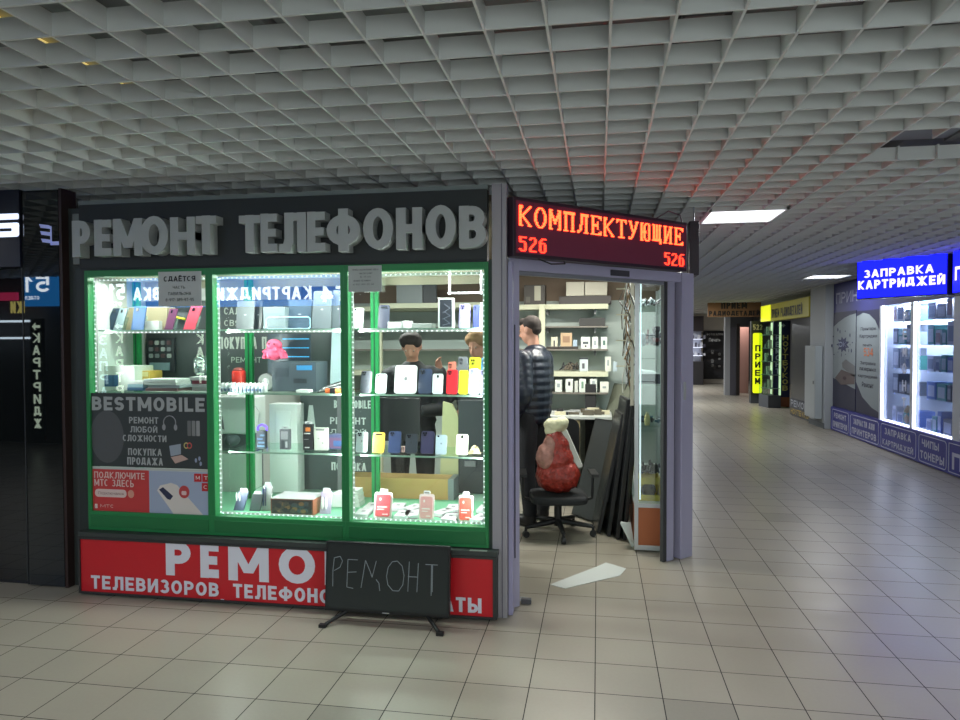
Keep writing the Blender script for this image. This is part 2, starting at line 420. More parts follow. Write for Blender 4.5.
# outer walls of the hall
hallw = mat((120, 120, 122), .7, noise=.05)
struct(MB().box(XL - .1, XL, YB, YF, 0, 3.3, mat((60, 60, 64), .7)).build('wall_left'))
struct(MB().box(XL, XR, YF, YF + .1, 0, 3.3, hallw).build('wall_back'))
struct(MB().box(XR, XR + .1, YB, YF, 0, 3.3, hallw).build('wall_right'))
# ================================================================== KIOSK SHELL
KX0, KX1, KYB = -3.26, .62, 7.3
dark = mat((46, 50, 51), .6, noise=.06)
backw = mat((176, 188, 182), .65)
brown = mat((120, 104, 88), .7, noise=.06)
kw = MB().box(KX0, KX1, KYB, KYB + .05, 0, 2.02, backw).box(KX0, KX1, KYB, KYB + .05, 2.02, 2.47, brown)
struct(kw.build('wall_kiosk_back'))
struct(MB().box(KX0 - .04, KX0, KY + .08, KYB + .05, 0, 2.47, mat((196, 204, 198), .6)).build('wall_kiosk_left'))
struct(MB().box(KX1, KX1 + .04, 5.42, KYB, 0, 2.47, mat((190, 192, 190), .6)).build('wall_kiosk_right'))
rp = MB().prismz([(KX0, KY + .1), (CX - .05, KY + .1), (KX1, 5.3), (KX1, KYB), (KX0, KYB)], 2.42, 2.46, brown)  # roof panel added to keep the room light from leaking upwards
struct(rp.build('ceiling_kiosk_added'))
# post between the windows and the door
po = thing('corner_post', 'grey metal corner post between the shop window and the door', 'post', (0, 0, 0))
MB().box(-.60, -.515, 3.94, 4.03, 0, 2.5, mat((160, 157, 164), .45, .1)).box(-.545, -.54, 3.936, 3.94, 0, 2.5, mat((95, 92, 110), .5)).build('post', po, .006)
MB().box(-.513, -.488, 3.985, 4.06, 0, 2.06, mat((170, 166, 200), .45, .1)).build('cladding_strip', po, .003)
# door frame (45 degrees), local x along the chamfer
DX, DY = -.481, 4.16
def dpx(px, py=450): return onP(px, py, DX, DY, TH)[0]
dr = bpy.data.objects.new('door_1', None); COL.objects.link(dr); dr.location = (DX, DY, 0); dr.rotation_euler = (0, 0, TH); struct(dr)
frm = mat((176, 173, 200), .45, .1)
j0, j1, r0_, r1_, r2_, r3_ = dpx(507), dpx(516.5), dpx(663.5), dpx(667), dpx(678), dpx(689.5)
MB().box(j0, j1, -.03, .015, 0, 2.095, frm).box(j0 + .03, j0 + .038, -.036, -.03, .3, 1.7, mat((60, 58, 72), .5)).build('jamb', dr, .003)
MB().box(r2_, r3_, -.03, .06, 0, 2.095, frm).box(r1_, r2_ - .05, -.005, .04, 0, 2.095, frm).box(r2_ - .05, r2_, .03, .06, 0, 2.095, mat((90, 88, 98), .5)).box(r0_, r1_, .0, .03, 0, 2.095, mat((58, 60, 62), .5)).build('jamb', dr, .003)
MB().box(j1, r2_, -.02, .05, 2.025, 2.095, mat((180, 176, 205), .45, .1)).box(j1, r0_, .0, .03, 2.0, 2.025, mat((150, 152, 160), .4, .5)).build('head', dr, .003)
MB().box(.78, .96, -.028, -.02, 2.035, 2.075, mat((70, 68, 78), .5)).build('door_closer', dr, .003)
MB().box(r2_ + .02, r2_ + .04, -.04, -.03, 1.17, 1.3, LGREY).build('lock_plate', dr)
# windows --------------------------------------------------------
zt_, zb_ = 2.055, .405
def window(n, xa, xb, glass=True):
    w = MB()
    F = .02
    w.box(xa, xa + .024, KY - F, KY + .04, .525, zt_, GREEN).box(xb - .024, xb, KY - F, KY + .04, .525, zt_, GREEN)
    w.box(xa + .024, xb - .024, KY - F, KY + .04, zt_ - .04, zt_, GREEN).box(xa, xb, KY - F, KY + .04, zb_, .525, GREEN)
    w.box(xa + .02, xb - .02, KY - F - .006, KY - F, zb_ + .02, .50, mat((32, 112, 62), .5)) 
    o = struct(w.build('window_%d' % n, None, .002))
    MB().box(xa + .024, xb - .024, KY + .004, KY + .010, .525, zt_ - .04, glass_mat((250, 254, 252), .085)).build('pane', o)
m1 = onY(212, 400, KY)[0]; m2 = onY(346, 400, KY)[0]; m0 = onY(88.5, 400, KY)[0]; m3 = onY(489, 400, KY)[0]
window(1, m0, m1); window(2, m1, m2); window(3, m2, m3)
struct(MB().box(KX0 - .03, m0, KY, KY + .09, 0, 2.07, mat((42, 50, 48), .5)).build('trim_1'))
struct(MB().box(m3, -.6, KY, KY + .06, 0, 2.07, mat((50, 66, 60), .5)).build('trim_2'))
struct(MB().box(KX0 + .1, m3, KY + .01, KY + .04, .03, .402, mat((60, 62, 62), .6)).build('trim_3'))
# display floor, soffit
ds = thing('display_plinth', 'green display floor behind the glass of the shop window', 'display base')
MB().box(m0 + .02, m3 - .02, KY + .042, 4.62, .47, .515, mat((120, 196, 155), .5)).build('display_floor', ds)
MB().box(m0 + .02, m3 - .02, 4.56, 4.60, .02, .47, mat((60, 70, 64), .6)).build('back_board', ds)
sf = thing('display_soffit', 'cream soffit board over the shop window display', 'board')
MB().box(m0 + .02, m3 - .02, KY + .042, 4.5, 2.03, 2.05, mat((214, 205, 185), .6)).build('soffit_board', sf)
MB().box(m0 + .02, m3 - .02, 4.5, 4.52, 1.98, 2.06, mat((205, 195, 175), .6)).build('fascia', sf)
# green posts
def post(label, px, Y):
    x = onY(px, 400, Y)[0]
    mb = MB().box(x - .026, x + .026, Y - .015, Y + .015, .516, 2.029, mat((40, 160, 90), .4)).box(x - .004, x + .004, Y - .018, Y - .015, .516, 2.029, mat((20, 90, 55), .5))
    tag(mb.build('shelf_post'), label, 'post', 'green slotted posts')
post('green slotted post in the left pane behind the leaning cases', 138, 4.47)
post('green slotted post in the middle pane beside the pink octopus', 250, 4.47)
post('green slotted post in the third pane behind the white phones', 375.5, 4.47)
# glass shelves
SHZ = [1.68, 1.28, .91]
gsh = glass_mat((242, 252, 247), .1, .05)
def gshelf(label, xa, xb, z):
    t = thing('glass_shelf', label, 'shelf', (0, 0, 0), 0, 'glass shelves of the shop window')
    MB().box(xa + .004, xb - .004, 4.05, 4.44, z - .008, z, gsh).build('shelf_board', t)
    MB().box(xa + .004, xb - .004, 4.044, 4.05, z - .009, z + .001, mat((150, 185, 165), .3)).build('shelf_edge', t)
for nm, a, b in (('left', m0, m1), ('middle', m1, m2), ('right-hand', m2, m3)):
    for w, z in zip(('top', 'second', 'third'), SHZ):
        if nm == 'left' and w == 'third': continue
        gshelf('%s glass shelf of the %s window pane' % (w, nm), a, b, z)
# led strips: strings of dots
def dots(mb, p0, p1, pitch, r, m, nrm='y'):
    p0 = Vector(p0); p1 = Vector(p1); n = max(1, int((p1 - p0).length / pitch))
    for i in range(n + 1):
        p = p0.lerp(p1, i / n)
        mb.box(p.x - r, p.x + r, p.y - r, p.y + r, p.z - r, p.z + r, m)
LEDW = glow((240, 246, 255), 2.6)
def strip(label, p0, p1):
    p0 = Vector(p0); p1 = Vector(p1)
    t = thing('led_strip', label, 'led strip', (0, 0, 0), 0, 'led strips of the shop window')
    d = .006
    MB().box(min(p0.x, p1.x) - d, max(p0.x, p1.x) + d, p0.y + .0005, p0.y + .004, min(p0.z, p1.z) - d, max(p0.z, p1.z) + d, mat((225, 228, 222), .5)).build('tape', t)
    mb = MB(); dots(mb, p0 + Vector((0, -.003, 0)), p1 + Vector((0, -.003, 0)), .03, .0026, LEDW); mb.build('diodes', t)
for nm, a, b, lo in (('left', m0, m1, 1.29), ('middle', m1, m2, .54), ('right-hand', m2, m3, .54)):
    strip('dotted led strip along the top of the %s pane' % nm, (a + .05, KY + .06, 2.0), (b - .05, KY + .06, 2.0))
    strip('second dotted led strip under the soffit of the %s pane' % nm, (a + .05, 4.2, 2.015), (b - .05, 4.2, 2.015))
    strip('vertical led strip at the left edge of the %s pane' % nm, (a + .034, KY + .03, lo), (a + .034, KY + .03, 1.99))
    if nm != 'middle': strip('vertical led strip at the right edge of the %s pane' % nm, (b - .034, KY + .03, lo), (b - .034, KY + .03, 1.99))
    if nm != 'left': strip('led strip along the sill of the %s pane' % nm, (a + .05, KY + .03, .535), (b - .05, KY + .03, .535))
    strip('glowing dots modelled for led reflections along the %s pane top shelf' % nm, (a + .05, 4.04, 1.665), (b - .05, 4.04, 1.665))  # led dots mirrored in the shelf glass, modelled as a glowing strip
    area('display_lamp', ((a + b) / 2, 4.1, 2.02), b - a - .1, .08, 11.5, (.97, 1., .98), (R(-6), 0, 0))
    if nm != 'left':
        for k_, sg_ in ((a + .06, 1), (b - .06, -1)): area('display_side_lamp', (k_, 4.03, 1.25), 1.3, .03, 10.5, (.97, 1., .98), (0, R(-90 * sg_), R(15 * sg_)))
    if nm == 'left': area('display_side_lamp', (a + .06, 4.03, 1.65), .6, .03, 2.5, (.97, 1., .98), (0, R(-90), R(15)))
# led rectangle hanging by the right edge
fr = thing('light_decoration', 'white rectangular led frame hanging at the right edge of the window', 'led frame')
xa, zb = onY(448.5, 294, 4.12); xb, zt = onY(482, 268, 4.12)
mb = MB().box(xa, xb, 4.12, 4.13, zt - .012, zt, WHITE).box(xa, xb, 4.12, 4.13, zb, zb + .012, WHITE).box(xa, xa + .012, 4.12, 4.13, zb + .012, zt - .012, WHITE).box(xb - .012, xb, 4.12, 4.13, zb + .012, zt - .012, WHITE)
mb.build('frame', fr)
mb = MB()
for p, q in (((xa, zb), (xb, zb)), ((xb, zb), (xb, zt)), ((xb, zt), (xa, zt)), ((xa, zt), (xa, zb))):
    dx = .006 if p[0] == xa and q[0] == xa else (-.006 if p[0] == xb and q[0] == xb else 0)
    dz = .006 if p[1] == zb and q[1] == zb else (-.006 if p[1] == zt and q[1] == zt else 0)
    dots(mb, (p[0] + dx, 4.117, p[1] + dz), (q[0] + dx, 4.117, q[1] + dz), .02, .004, LEDW)
mb.build('diodes', fr)
MB().path([((xa + xb) / 2 - .08, 4.125, zt), ((xa + xb) / 2 - .06, 4.13, 2.03)], .0015, WHITE).path([((xa + xb) / 2 + .08, 4.125, zt), ((xa + xb) / 2 + .06, 4.13, 2.03)], .0015, WHITE).build('wire', fr)
# inner room lights
def tube_light(label, x, y, z, L, p, col=(1, .97, .88)):
    t = thing('ceiling_fixture', label, 'ceiling light', (x, y, z), 0)
    MB().box(-L / 2, L / 2, -.06, .06, 0, .05, WHITE).build('housing', t, .004)
    MB().box(-L / 2 + .02, L / 2 - .02, -.045, .045, -.012, -.0005, glow((255, 250, 235), 3.)).build('diffuser', t)
    area('room_lamp', (x, y, z - .02), L - .1, .09, p, col)
tube_light('ceiling light fixture inside the kiosk over the sellers', -1.9, 5.6, 2.36, 1.2, 62, (.97, 1, .97))
tube_light('ceiling light fixture inside the kiosk near the door', -.15, 6.1, 2.36, 1.0, 40)
# ================================================================== SIGNS OF THE KIOSK
xl, zt1 = onY(78.5, 206.5, KY); xr, zt2 = onY(487, 190, KY)
sg = thing('shop_sign', 'charcoal fascia board with raised grey letters РЕМОНТ ТЕЛЕФОНОВ', 'shop sign')
MB().box(xl, xr, KY, KY + .07, 2.07, 2.475, dark).build('board', sg, .003)
MB().box(xl - .02, xr, KY + .02, KY + .09, 2.475, 2.505, mat((130, 138, 136), .6)).build('top_rail', sg)
MB().box(xl - .045, xl, KY, KY + .05, 2.1, 2.42, mat((120, 126, 124), .6)).build('end_rail', sg)
MB().box(xl, xr, KY - .001, KY + .06, 2.058, 2.07, mat((42, 46, 48), .6)).build('lower_rail', sg)
LET = [('Р', 72, 90, 220.5, 257), ('Е', 94, 111, 219.5, 256), ('М', 113, 142, 218.5, 255.5), ('О', 140, 168, 215.5, 255), ('Н', 170, 195, 217, 254.5), ('Т', 196, 216, 215.5, 253.5),
       ('Т', 239, 260, 215, 252.5), ('Е', 260.5, 277, 213.5, 252), ('Л', 279, 306, 212.5, 252), ('Е', 307, 325, 211.5, 251.5), ('Ф', 326.5, 360, 208.5, 251.5),
       ('О', 363, 393, 207.5, 249.5), ('Н', 396, 422, 207.5, 249), ('О', 425.5, 456, 204.5, 248), ('В', 459, 486, 205.5, 247.5)]
lm = mat((172, 176, 176), .5); LD = .085
for ch, a, b, t, bb in LET:
    z1 = onY((a + b) / 2, t, KY - LD)[1]; z0 = onY((a + b) / 2, bb, KY - LD)[1]
    x0 = onY(a, 235, KY - LD)[0]; x1 = onY(b, 235, KY - LD)[0]
    MB().text(ch, x0, x1, z0, z1, KY - .002, lm, off=.045, depth=LD - .002).build('letter', sg)
# red light box along the plinth
rs = thing('light_box_sign', 'long red sign with white letters РЕМО and ТЕЛЕВИЗОРОВ under the window', 'sign')
RY = KY - .065
xl = onY(80, 592, RY)[0]; xr = onY(497, 620, RY)[0]; zt = .372; zb = .012
bx = mat((52, 54, 54), .5)
MB().box(xl, xr, RY + .004, RY + .05, zb, zt, bx).box(xl, xr, RY - .012, RY + .004, zt - .014, zt, bx).box(xl, xr, RY - .012, RY + .004, zb, zb + .012, bx).box(xl, xl + .012, RY - .012, RY + .004, zb + .012, zt - .014, bx).box(xr - .022, xr, RY - .012, RY + .004, zb + .012, zt - .014, bx).build('cabinet', rs)
MB().box(xl + .012, xr - .022, RY - .002, RY + .003, zb + .012, zt - .014, mat((205, 34, 44), .32)).build('face', rs)
wl = mat((226, 226, 238), .4)
def place_text(mb, t, a, b, y0, y1, Y, m, off=.03, ya=None):
    x0, z1 = onY(a, y0, Y); x1 = onY(b, y0, Y)[0]; z0 = onY(a, y1, Y)[1]
    mb.text(t, x0, x1, z0, z1, Y, m, off=off)
lt = MB(); TY = RY - .0035
for t, a, b, y0, y1 in (('Р', 165.5, 190.5, 540.5, 575), ('Е', 200, 218.5, 542, 577.5), ('М', 228, 268.5, 543.5, 580), ('О', 278.5, 315, 545.5, 583)):
    place_text(lt, t, a, b, y0, y1, TY, wl, .06)
for t, a, b, y0, y1 in (('Н', 324.5, 350, 548, 585), ('Т', 357, 385, 549, 587)): place_text(lt, t, a, b, y0, y1, TY, wl, .06)
z1 = onY(92, 575, TY)[1]; z0 = onY(92, 588.5, TY)[1]
for t, a, b in (('ТЕЛЕВИЗОРОВ', 91, 219.5), ('ТЕЛЕФОНОВ', 233, 343), ('ПЛАТЫ', 416, 481.5)):
    lt.text(t, onY(a, 585, TY)[0], onY(b, 600, TY)[0], z0, z1, TY, wl, off=.045)
lt.text(',', onY(220.5, 590, TY)[0], onY(224, 590, TY)[0], z0 - .02, z0 + .015, TY, wl, off=.03)
lt.build('lettering', rs)
# silvery tape scraps on the ledge
ledge = thing('window_ledge', 'dark ledge between the green sill and the red sign', 'ledge')
MB().box(xl, xr + .005, RY - .01, KY - .012, .374, .402, mat((58, 64, 62), .5)).build('ledge_board', ledge)
for a in (355, 480): 
    x = onY(a, 545, KY - .07)[0]; MB().box(x - .06, x + .04, RY - .012, RY + .01, .402, .405, mat((170, 180, 172), .3, .5)).build('tape_scrap', ledge)
# television with chalk lettering standing on the floor
TVY = KY - .2
ax, az = onY(324, 540.5, TVY); bx_, bz = onY(449, 543, TVY); az0 = onY(324, 616, TVY)[1]
tv = thing('television', 'old flat television on the floor with РЕМОНТ hand-drawn on its screen', 'television', ((ax + bx_) / 2, TVY, 0))
hw = (bx_ - ax) / 2; z0 = .055; z1 = az - .01
T0 = MB(); T0.M = Matrix.Translation((0, 0, z0)) @ Matrix.Rotation(R(-5), 4, 'X') @ Matrix.Translation((0, 0, -z0))
T0.box(-hw, hw, 0, .03, z0, z1, mat((24, 26, 27), .35)).box(-hw * .8, hw * .8, .03, .055, z0 + .03, z0 + .3, DARKPL)
T0.build('casing', tv, .003)
T1 = MB(); T1.M = T0.M
T1.box(-hw + .012, hw - .012, -.003, .0, z0 + .018, z1 - .012, mat((46, 52, 52), .22)).build('screen', tv)
T2 = MB(); T2.M = T0.M
ch_ = mat((150, 160, 165), .9)
def stroke(pts, px0=331, pz=(558, 596)):
    P = []
    for a, b in pts:
        P.append((-hw + (a - 324) / 125 * 2 * hw, -.004, z1 - (b - 541) / 76 * (z1 - z0)))
    T2.path(P, .0022, ch_, 5)
stroke([(332, 590), (332, 572), (333, 559), (339, 557), (341.5, 562), (339, 569), (333, 573)])
stroke([(357, 560), (347, 560), (346.5, 590), (353, 591)]); stroke([(346.5, 574), (356, 573)])
stroke([(361, 590), (365, 560), (370, 572), (372, 578), (376, 560)]); stroke([(376, 580), (379, 584), (380, 592)])
stroke([(397, 559), (392, 560), (388, 566), (386.5, 576), (388, 585), (393, 591), (399, 591), (403, 584), (404, 574), (402, 564), (397, 559)])
stroke([(409, 559), (408, 591)]); stroke([(418, 560), (417, 591)]); stroke([(408, 575), (417, 575)])
stroke([(425, 561), (437, 561)]); stroke([(431, 561), (431, 594)]); stroke([(432, 561), (432, 590)])
T2.build('chalk_lettering', tv)
for s in (-1, 1):
    f = MB()
    f.path([(s * (hw - .13), .015, z0), (s * (hw - .04), -.09, .012)], .011, DARKPL).path([(s * (hw - .13), .015, z0), (s * (hw - .07), .12, .012)], .011, DARKPL)
    f.box(s * (hw - .03) - .02, s * (hw - .03) + .02, -.115, -.085, 0.001, .018, DARKPL).build('stand_leg', tv)
MB().box(-.02, .02, -.006, -.003, z0 + .005, z0 + .011, LGREY).build('maker_badge', tv)
# posters on the left pane
PY = KY - .001
p = thing('poster', 'dark poster headed BESTMOBILE with white Cyrillic lines on the left pane', 'poster')
xa = onY(91, 430, PY)[0]; xb = onY(209, 430, PY)[0]; z1 = onY(150, 393.5, PY)[1]; z0 = onY(150, 467.5, PY)[1] + .0
pk = mat((56, 62, 62), .45)
MB().box(xa, xb, PY - .004, PY - .001, z0, z1, pk).build('sheet', p)
def uv(a, b): return xa + (xb - xa) * (a - 91) / 118, z1 - (z1 - z0) * (b - 393.5) / 74
lm2 = mat((168, 172, 172), .6); t = MB(); yy = PY - .0048
def ptx(s, a, b, y0, y1, m, off=.03):
    x0, zz1 = uv(a, y0); x1, zz0 = uv(b, y1); t.text(s, x0, x1, zz0, zz1, yy, m, off=off)
ptx('BESTMOBILE', 93, 206, 397, 411, lm2, .05)
ptx('РЕМОНТ', 130.5, 160, 417, 423.5, lm2); ptx('ЛЮБОЙ', 131.5, 159, 425, 432.5, lm2); ptx('СЛОЖНОСТИ', 124, 168, 435, 441.5, lm2)
ptx('ПОКУПКА', 129, 163, 448.5, 455.5, lm2); ptx('ПРОДАЖА', 128, 164, 457.5, 465, lm2)
t.build('lettering', p)
q = MB()
x, z = uv(108, 437.5); rx = (xb - xa) * 17 / 118; rz = (z1 - z0) * 26.5 / 74
q.prism(oval(x, z, rx, rz), yy, yy + .0005, mat((84, 86, 88), .5)).build('oval_patch', p)
q = MB(); g1 = mat((150, 152, 155), .5)
x, z = uv(171, 422)
for i in range(10):
    a = R(-20 + 22 * i); b = R(-20 + 22 * (i + 1)); r = .042
    q.tube((x + r * math.cos(a), yy, z + r * math.sin(a)), (x + r * math.cos(b), yy, z + r * math.sin(b)), .003, g1, n=5)
q.prism(oval(x - .04, z - .03, .012, .02, 12), yy, yy + .0005, g1).prism(oval(x + .04, z - .03, .012, .02, 12), yy, yy + .0005, g1)
for i in range(3):
    x, z = uv(190 + i * 4.3, 427); q.prism(rrect(x - .011, x + .013, z - .05, z + .045, .005), yy - i * .0003, yy + .0005, mat((110 + 20 * i, 112 + 20 * i, 112 + 20 * i), .5))
q.build('gadget_picture', p)
q = MB()
x, z = uv(176, 450); q.add([(x - .04, yy, z + .03), (x - .03, yy, z - .035), (x + .04, yy, z - .02), (x + .04, yy, z + .045)], [(0, 1, 2, 3)], mat((150, 160, 172), .5))
q.add([(x - .03, yy, z - .04), (x + .045, yy, z - .025), (x + .09, yy, z - .05), (x + .0, yy, z - .08)], [(3, 2, 1, 0)], mat((190, 160, 150), .5))
for dx, c in ((0, (200, 190, 120)), (.022, (205, 90, 80))):
    x, z = uv(187, 444.5); q.prism(oval(x + dx, z, .017, .02, 16), yy - dx * .01 - .0001, yy + .0005, mat(c, .5)); q.prism(oval(x + dx, z, .011, .013, 16), yy - dx * .01 - .0003, yy, pk)
x, z = uv(198, 459)
for dx, dz in ((-.012, .0), (.012, .012), (.02, -.02)): q.prism(oval(x + dx, z + dz, .008, .014, 10), yy, yy + .0005, mat((150, 160, 185), .4))
q.build('device_picture', p)
# second poster: red and pale with a phone
p = thing('poster', 'red and pale blue phone network poster with a white smartphone, low in the left pane', 'poster')
z1 = onY(150, 470.5, PY)[1]; z0 = onY(150, 515.5, PY)[1]; xb = onY(210, 490, PY)[0]
def uv2(a, b): return xa + (xb - xa) * (a - 91) / 119, z1 - (z1 - z0) * (b - 470.5) / 45
xm = uv2(150, 480)[0]
MB().box(xa, xm, PY - .004, PY - .001, z0, z1, mat((196, 62, 62), .45)).box(xm, xb, PY - .004, PY - .001, z0, z1, mat((160, 172, 196), .45)).build('sheet', p)
MB().box(xa, xb, PY - .004, PY - .001, z1 + .001, z1 + .017, mat((185, 188, 186), .5)).build('white_border', p)
t = MB(); uv = uv2; wt = mat((222, 196, 190), .6)
ptx('ПОДКЛЮЧИТЕ', 94, 146, 473, 479.5, wt, .015); ptx('МТС ЗДЕСЬ', 94, 135, 480.5, 487.5, wt, .015)
ptx('МТС', 100, 114, 506, 509, wt, .01)
x0, zz1 = uv2(94.5, 490.5); x1, zz0 = uv2(127, 498.5); t.prism(rrect(x0, x1, zz0, zz1, (zz1 - zz0) * .45), yy, yy + .0005, wt)
x, z = uv2(131.5, 494.5); t.prism(oval(x, z, .022, .026, 18), yy, yy + .0005, mat((212, 150, 130), .5))
x, z = uv2(95.5, 508); t.prism(rrect(x - .01, x + .01, z - .014, z + .014, .003), yy, yy + .0005, wt)
ptx('Подключайся', 98, 124, 493, 496.5, mat((160, 80, 80), .5), .0)
rr = mat((190, 34, 38), .5)
for a, b, c in ((195, 472, 'М'), (203, 472, 'Т'), (202.5, 481, 'С')):
    x0, zz1 = uv2(a, b); x1, zz0 = uv2(a + 7.3, b + 8); t.box(x0, x1, yy, yy + .0005, zz0, zz1, rr)
    t.text(c, x0 + .012, x1 - .012, zz0 + .014, zz1 - .014, yy - .0006, PAPER, off=.01)
t.build('lettering', p)
q = MB()
P = [uv2(158, 490), (uv2(161, 485)), uv2(172, 482), uv2(178, 484), uv2(206, 516 - .6), uv2(176, 515.3)]
q.prism([(a, b) for a, b in P[::-1]], yy + .0002, yy + .0008, mat((214, 206, 200), .5))
P = [uv2(160, 489), uv2(164, 486.5), uv2(174, 495), uv2(171, 499), uv2(168, 498)]
q.prism([(a, b) for a, b in P[::-1]], yy - .0006, yy, mat((48, 52, 80), .4))
x, z = uv2(185, 490.5); q.prism(oval(x, z, .036, .04, 20), yy - .0004, yy + .0002, mat((184, 66, 66), .5)); q.prism(rrect(x - .018, x + .016, z - .02, z + .006, .008), yy - .0008, yy - .0004, mat((222, 190, 190), .5))
q.build('phone_picture', p)
# notices on the glass
def notice(label, a, b, y0, y1, lines, m=mat((190, 194, 194), .7)):
    PY = KY - .027
    x0, z1 = onY(a, y0, PY); x1, z0 = onY(b, y1, PY)
    p = thing('notice', label, 'paper notice')
    MB().box(x0, x1, PY - .004, PY - .002, z0, z1, m).build('sheet', p)
    t = MB()
    for s, u0, u1, v0, v1, off in lines:
        t.text(s, x0 + (x1 - x0) * u0, x0 + (x1 - x0) * u1, z1 - (z1 - z0) * v1, z1 - (z1 - z0) * v0, PY - .0048, mat((40, 42, 46), .7), off=off)
    t.build('lettering', p)
notice('white notice headed СДАЁТСЯ taped high on the left pane', 158.5, 202, 272, 305.5,
       [('СДАЁТСЯ', .13, .87, .1, .29, .035), ('ЧАСТЬ', .34, .63, .42, .50, .01), ('ПАВИЛЬОНА', .23, .77, .60, .69, .01), ('8-917-389-97-95', .17, .85, .78, .87, .01)])
notice('small typed white notice in the top corner of the third pane', 348.5, 382, 266, 291.5,
       [('ПРИЁМ ОБЪЯВЛЕНИЙ ЗДЕСЬ', .12, .92, .12, .19, 0), ('МАСТЕР БУДЕТ', .34, .72, .27, .33, 0), ('В 15.00', .36, .68, .4, .46, 0), ('ЗВОНИТЕ ПО НОМЕРУ', .15, .68, .55, .61, 0), ('8 937 000 00 00', .15, .78, .69, .75, 0)], mat((180, 186, 184), .7))
# ------------------------------------------------------------------ red dot-matrix sign above the door
GL = {
'К': ["111.....11", "111....11.", "11....11..", "11...11...", "11..11....", "11.11.....", "1111......", "1111......", "11.11.....", "11..11....", "11...11...", "11....11..", "11.....11.", "111....111"],
'О': ["...1111...", "..11..11..", ".11....11.", ".11....11.", "11......11", "11......11", "11......11", "11......11", "11......11", "11......11", ".11....11.", ".11....11.", "..11..11..", "...1111..."],
'М': ["111....111", "11......11", "111....111", "111....111", "1111..1111", "1111..1111", "11.1111.11", "11.1111.11", "11..11..11", "11..11..11", "11......11", "11......11", "11......11", "111....111"],
'П': ["1111111111", "1111111111", ".11....11.", ".11....11.", ".11....11.", ".11....11.", ".11....11.", ".11....11.", ".11....11.", ".11....11.", ".11....11.", ".11....11.", ".11....11.", "1111..1111"],
'Л': ["...1111111", "...1111111", "...11..11.", "...11..11.", "...11..11.", "...11..11.", "...11..11.", "...11..11.", "..11...11.", "..11...11.", "..11...11.", "..11...11.", "111....11.", "11....1111"],
'Е': ["1111111111", ".11....111", ".11......1", ".11.......", ".11...1...", ".11...1...", ".111111...", ".111111...", ".11...1...", ".11...1...", ".11.......", ".11......1", ".11....111", "1111111111"],
'Т': ["1111111111", "11..11..11", "1...11...1", "....11....", "....11....", "....11....", "....11....", "....11....", "....11....", "....11....", "....11....", "....11....", "....11....", "..111111.."],
'У': ["111....111", ".11....11.", ".11....11.", "..11..11..", "..11..11..", "..11..11..", "...1111...", "...1111...", "....11....", "....11....", "...11.....", "...11.....", "1.11......", "111......."],
'Ю': ["111..1111.", "11..11..11", "11.11...11", "11.11...11", "11.11...11", "11.11...11", "111111..11", "111111..11", "11.11...11", "11.11...11", "11.11...11", "11.11...11", "11..11..11", "111..1111."],
'Щ': ["111.11.111", ".11.11.11.", ".11.11.11.", ".11.11.11.", ".11.11.11.", ".11.11.11.", ".11.11.11.", ".11.11.11.", ".11.11.11.", ".11.11.11.", ".11.11.11.", ".111111111", "1111111111", "........11", "........11"],
'И': ["1111..1111", ".11....11.", ".11...111.", ".11...111.", ".11..1111.", ".11..1.11.", ".11.11.11.", ".11.11.11.", ".1111..11.", ".1111..11.", ".111...11.", ".111...11.", ".11....11.", "1111..1111"],
'5': ["111111", "11....", "11....", "11111.", "....11", "....11", "....11", "....11", "11..11", ".1111."],
'2': [".1111.", "11..11", "....11", "....11", "...11.", "..11..", ".11...", "11....", "11....", "111111"],
'6': ["..1111", ".11...", "11....", "11111.", "11..11", "11..11", "11..11", "11..11", "11..11", ".1111."]}
sx0, sy0 = DX + .06, DY - .16
sa, sz1 = onP(513, 194.5, sx0, sy0, TH); sb, q1 = onP(687, 224, sx0, sy0, TH); q0 = onP(513, 257, sx0, sy0, TH)[1]; q3 = onP(687, 270.5, sx0, sy0, TH)[1]
print('LED', sa, sb, sz1, q1, q0, q3)
ls = thing('led_sign', 'red dot-matrix led sign reading КОМПЛЕКТУЮЩИЕ 526 over the kiosk door', 'led sign', (sx0, sy0, 0), TH)
z1 = (sz1 + q1) / 2; z0 = (q0 + q3) / 2
MB().box(sa, sb, .0, .09, z0, z1, mat((50, 34, 48), .5)).build('housing', ls, .003)
bd = mat((120, 46, 74), .6)
MB().box(sa + .02, sb - .01, -.004, .0, z0 + .02, z1 - .02, bd).build('display_face', ls)
ph = (sb - sa - .05) / 160.; pz = (z1 - z0 - .05) / 34.
gx0 = sa + .03; gz1 = z1 - .028
red = glow((1., .055, .014), 11, True); red2 = glow((1., .03, .012), 7, True)
mb = MB()
def led(ch, c0, r0, m):
    for r, row in enumerate(GL[ch]):
        for c, v in enumerate(row):
            if v == '1':
                x = gx0 + (c0 + c + .5) * ph; z = gz1 - (r0 + r + .5) * pz
                mb.box(x - ph * .36, x + ph * .36, -.008, -.004, z - pz * .34, z + pz * .34, m)
for i, ch in enumerate('КОМПЛЕКТУЮЩИЕ'): led(ch, 1 + 12.15 * i, 2, red)
for i, ch in enumerate('526'): led(ch, 1 + 8 * i, 23, red2); led(ch, 136 + 8 * i, 23, red2)
mb.build('lit_dots', ls)
mb = MB(); dm = mat((96, 36, 50), .5)
for r in range(0, 34, 2):
    for c in range(0, 160, 2):
        x = gx0 + (c + .5) * ph; z = gz1 - (r + .5) * pz
        mb.add([(x - .0022, -.0048, z - .0022), (x + .0022, -.0048, z - .0022), (x + .0022, -.0048, z + .0022), (x - .0022, -.0048, z + .0022)], [(0, 1, 2, 3)], dm)
mb.build('unlit_dots', ls)
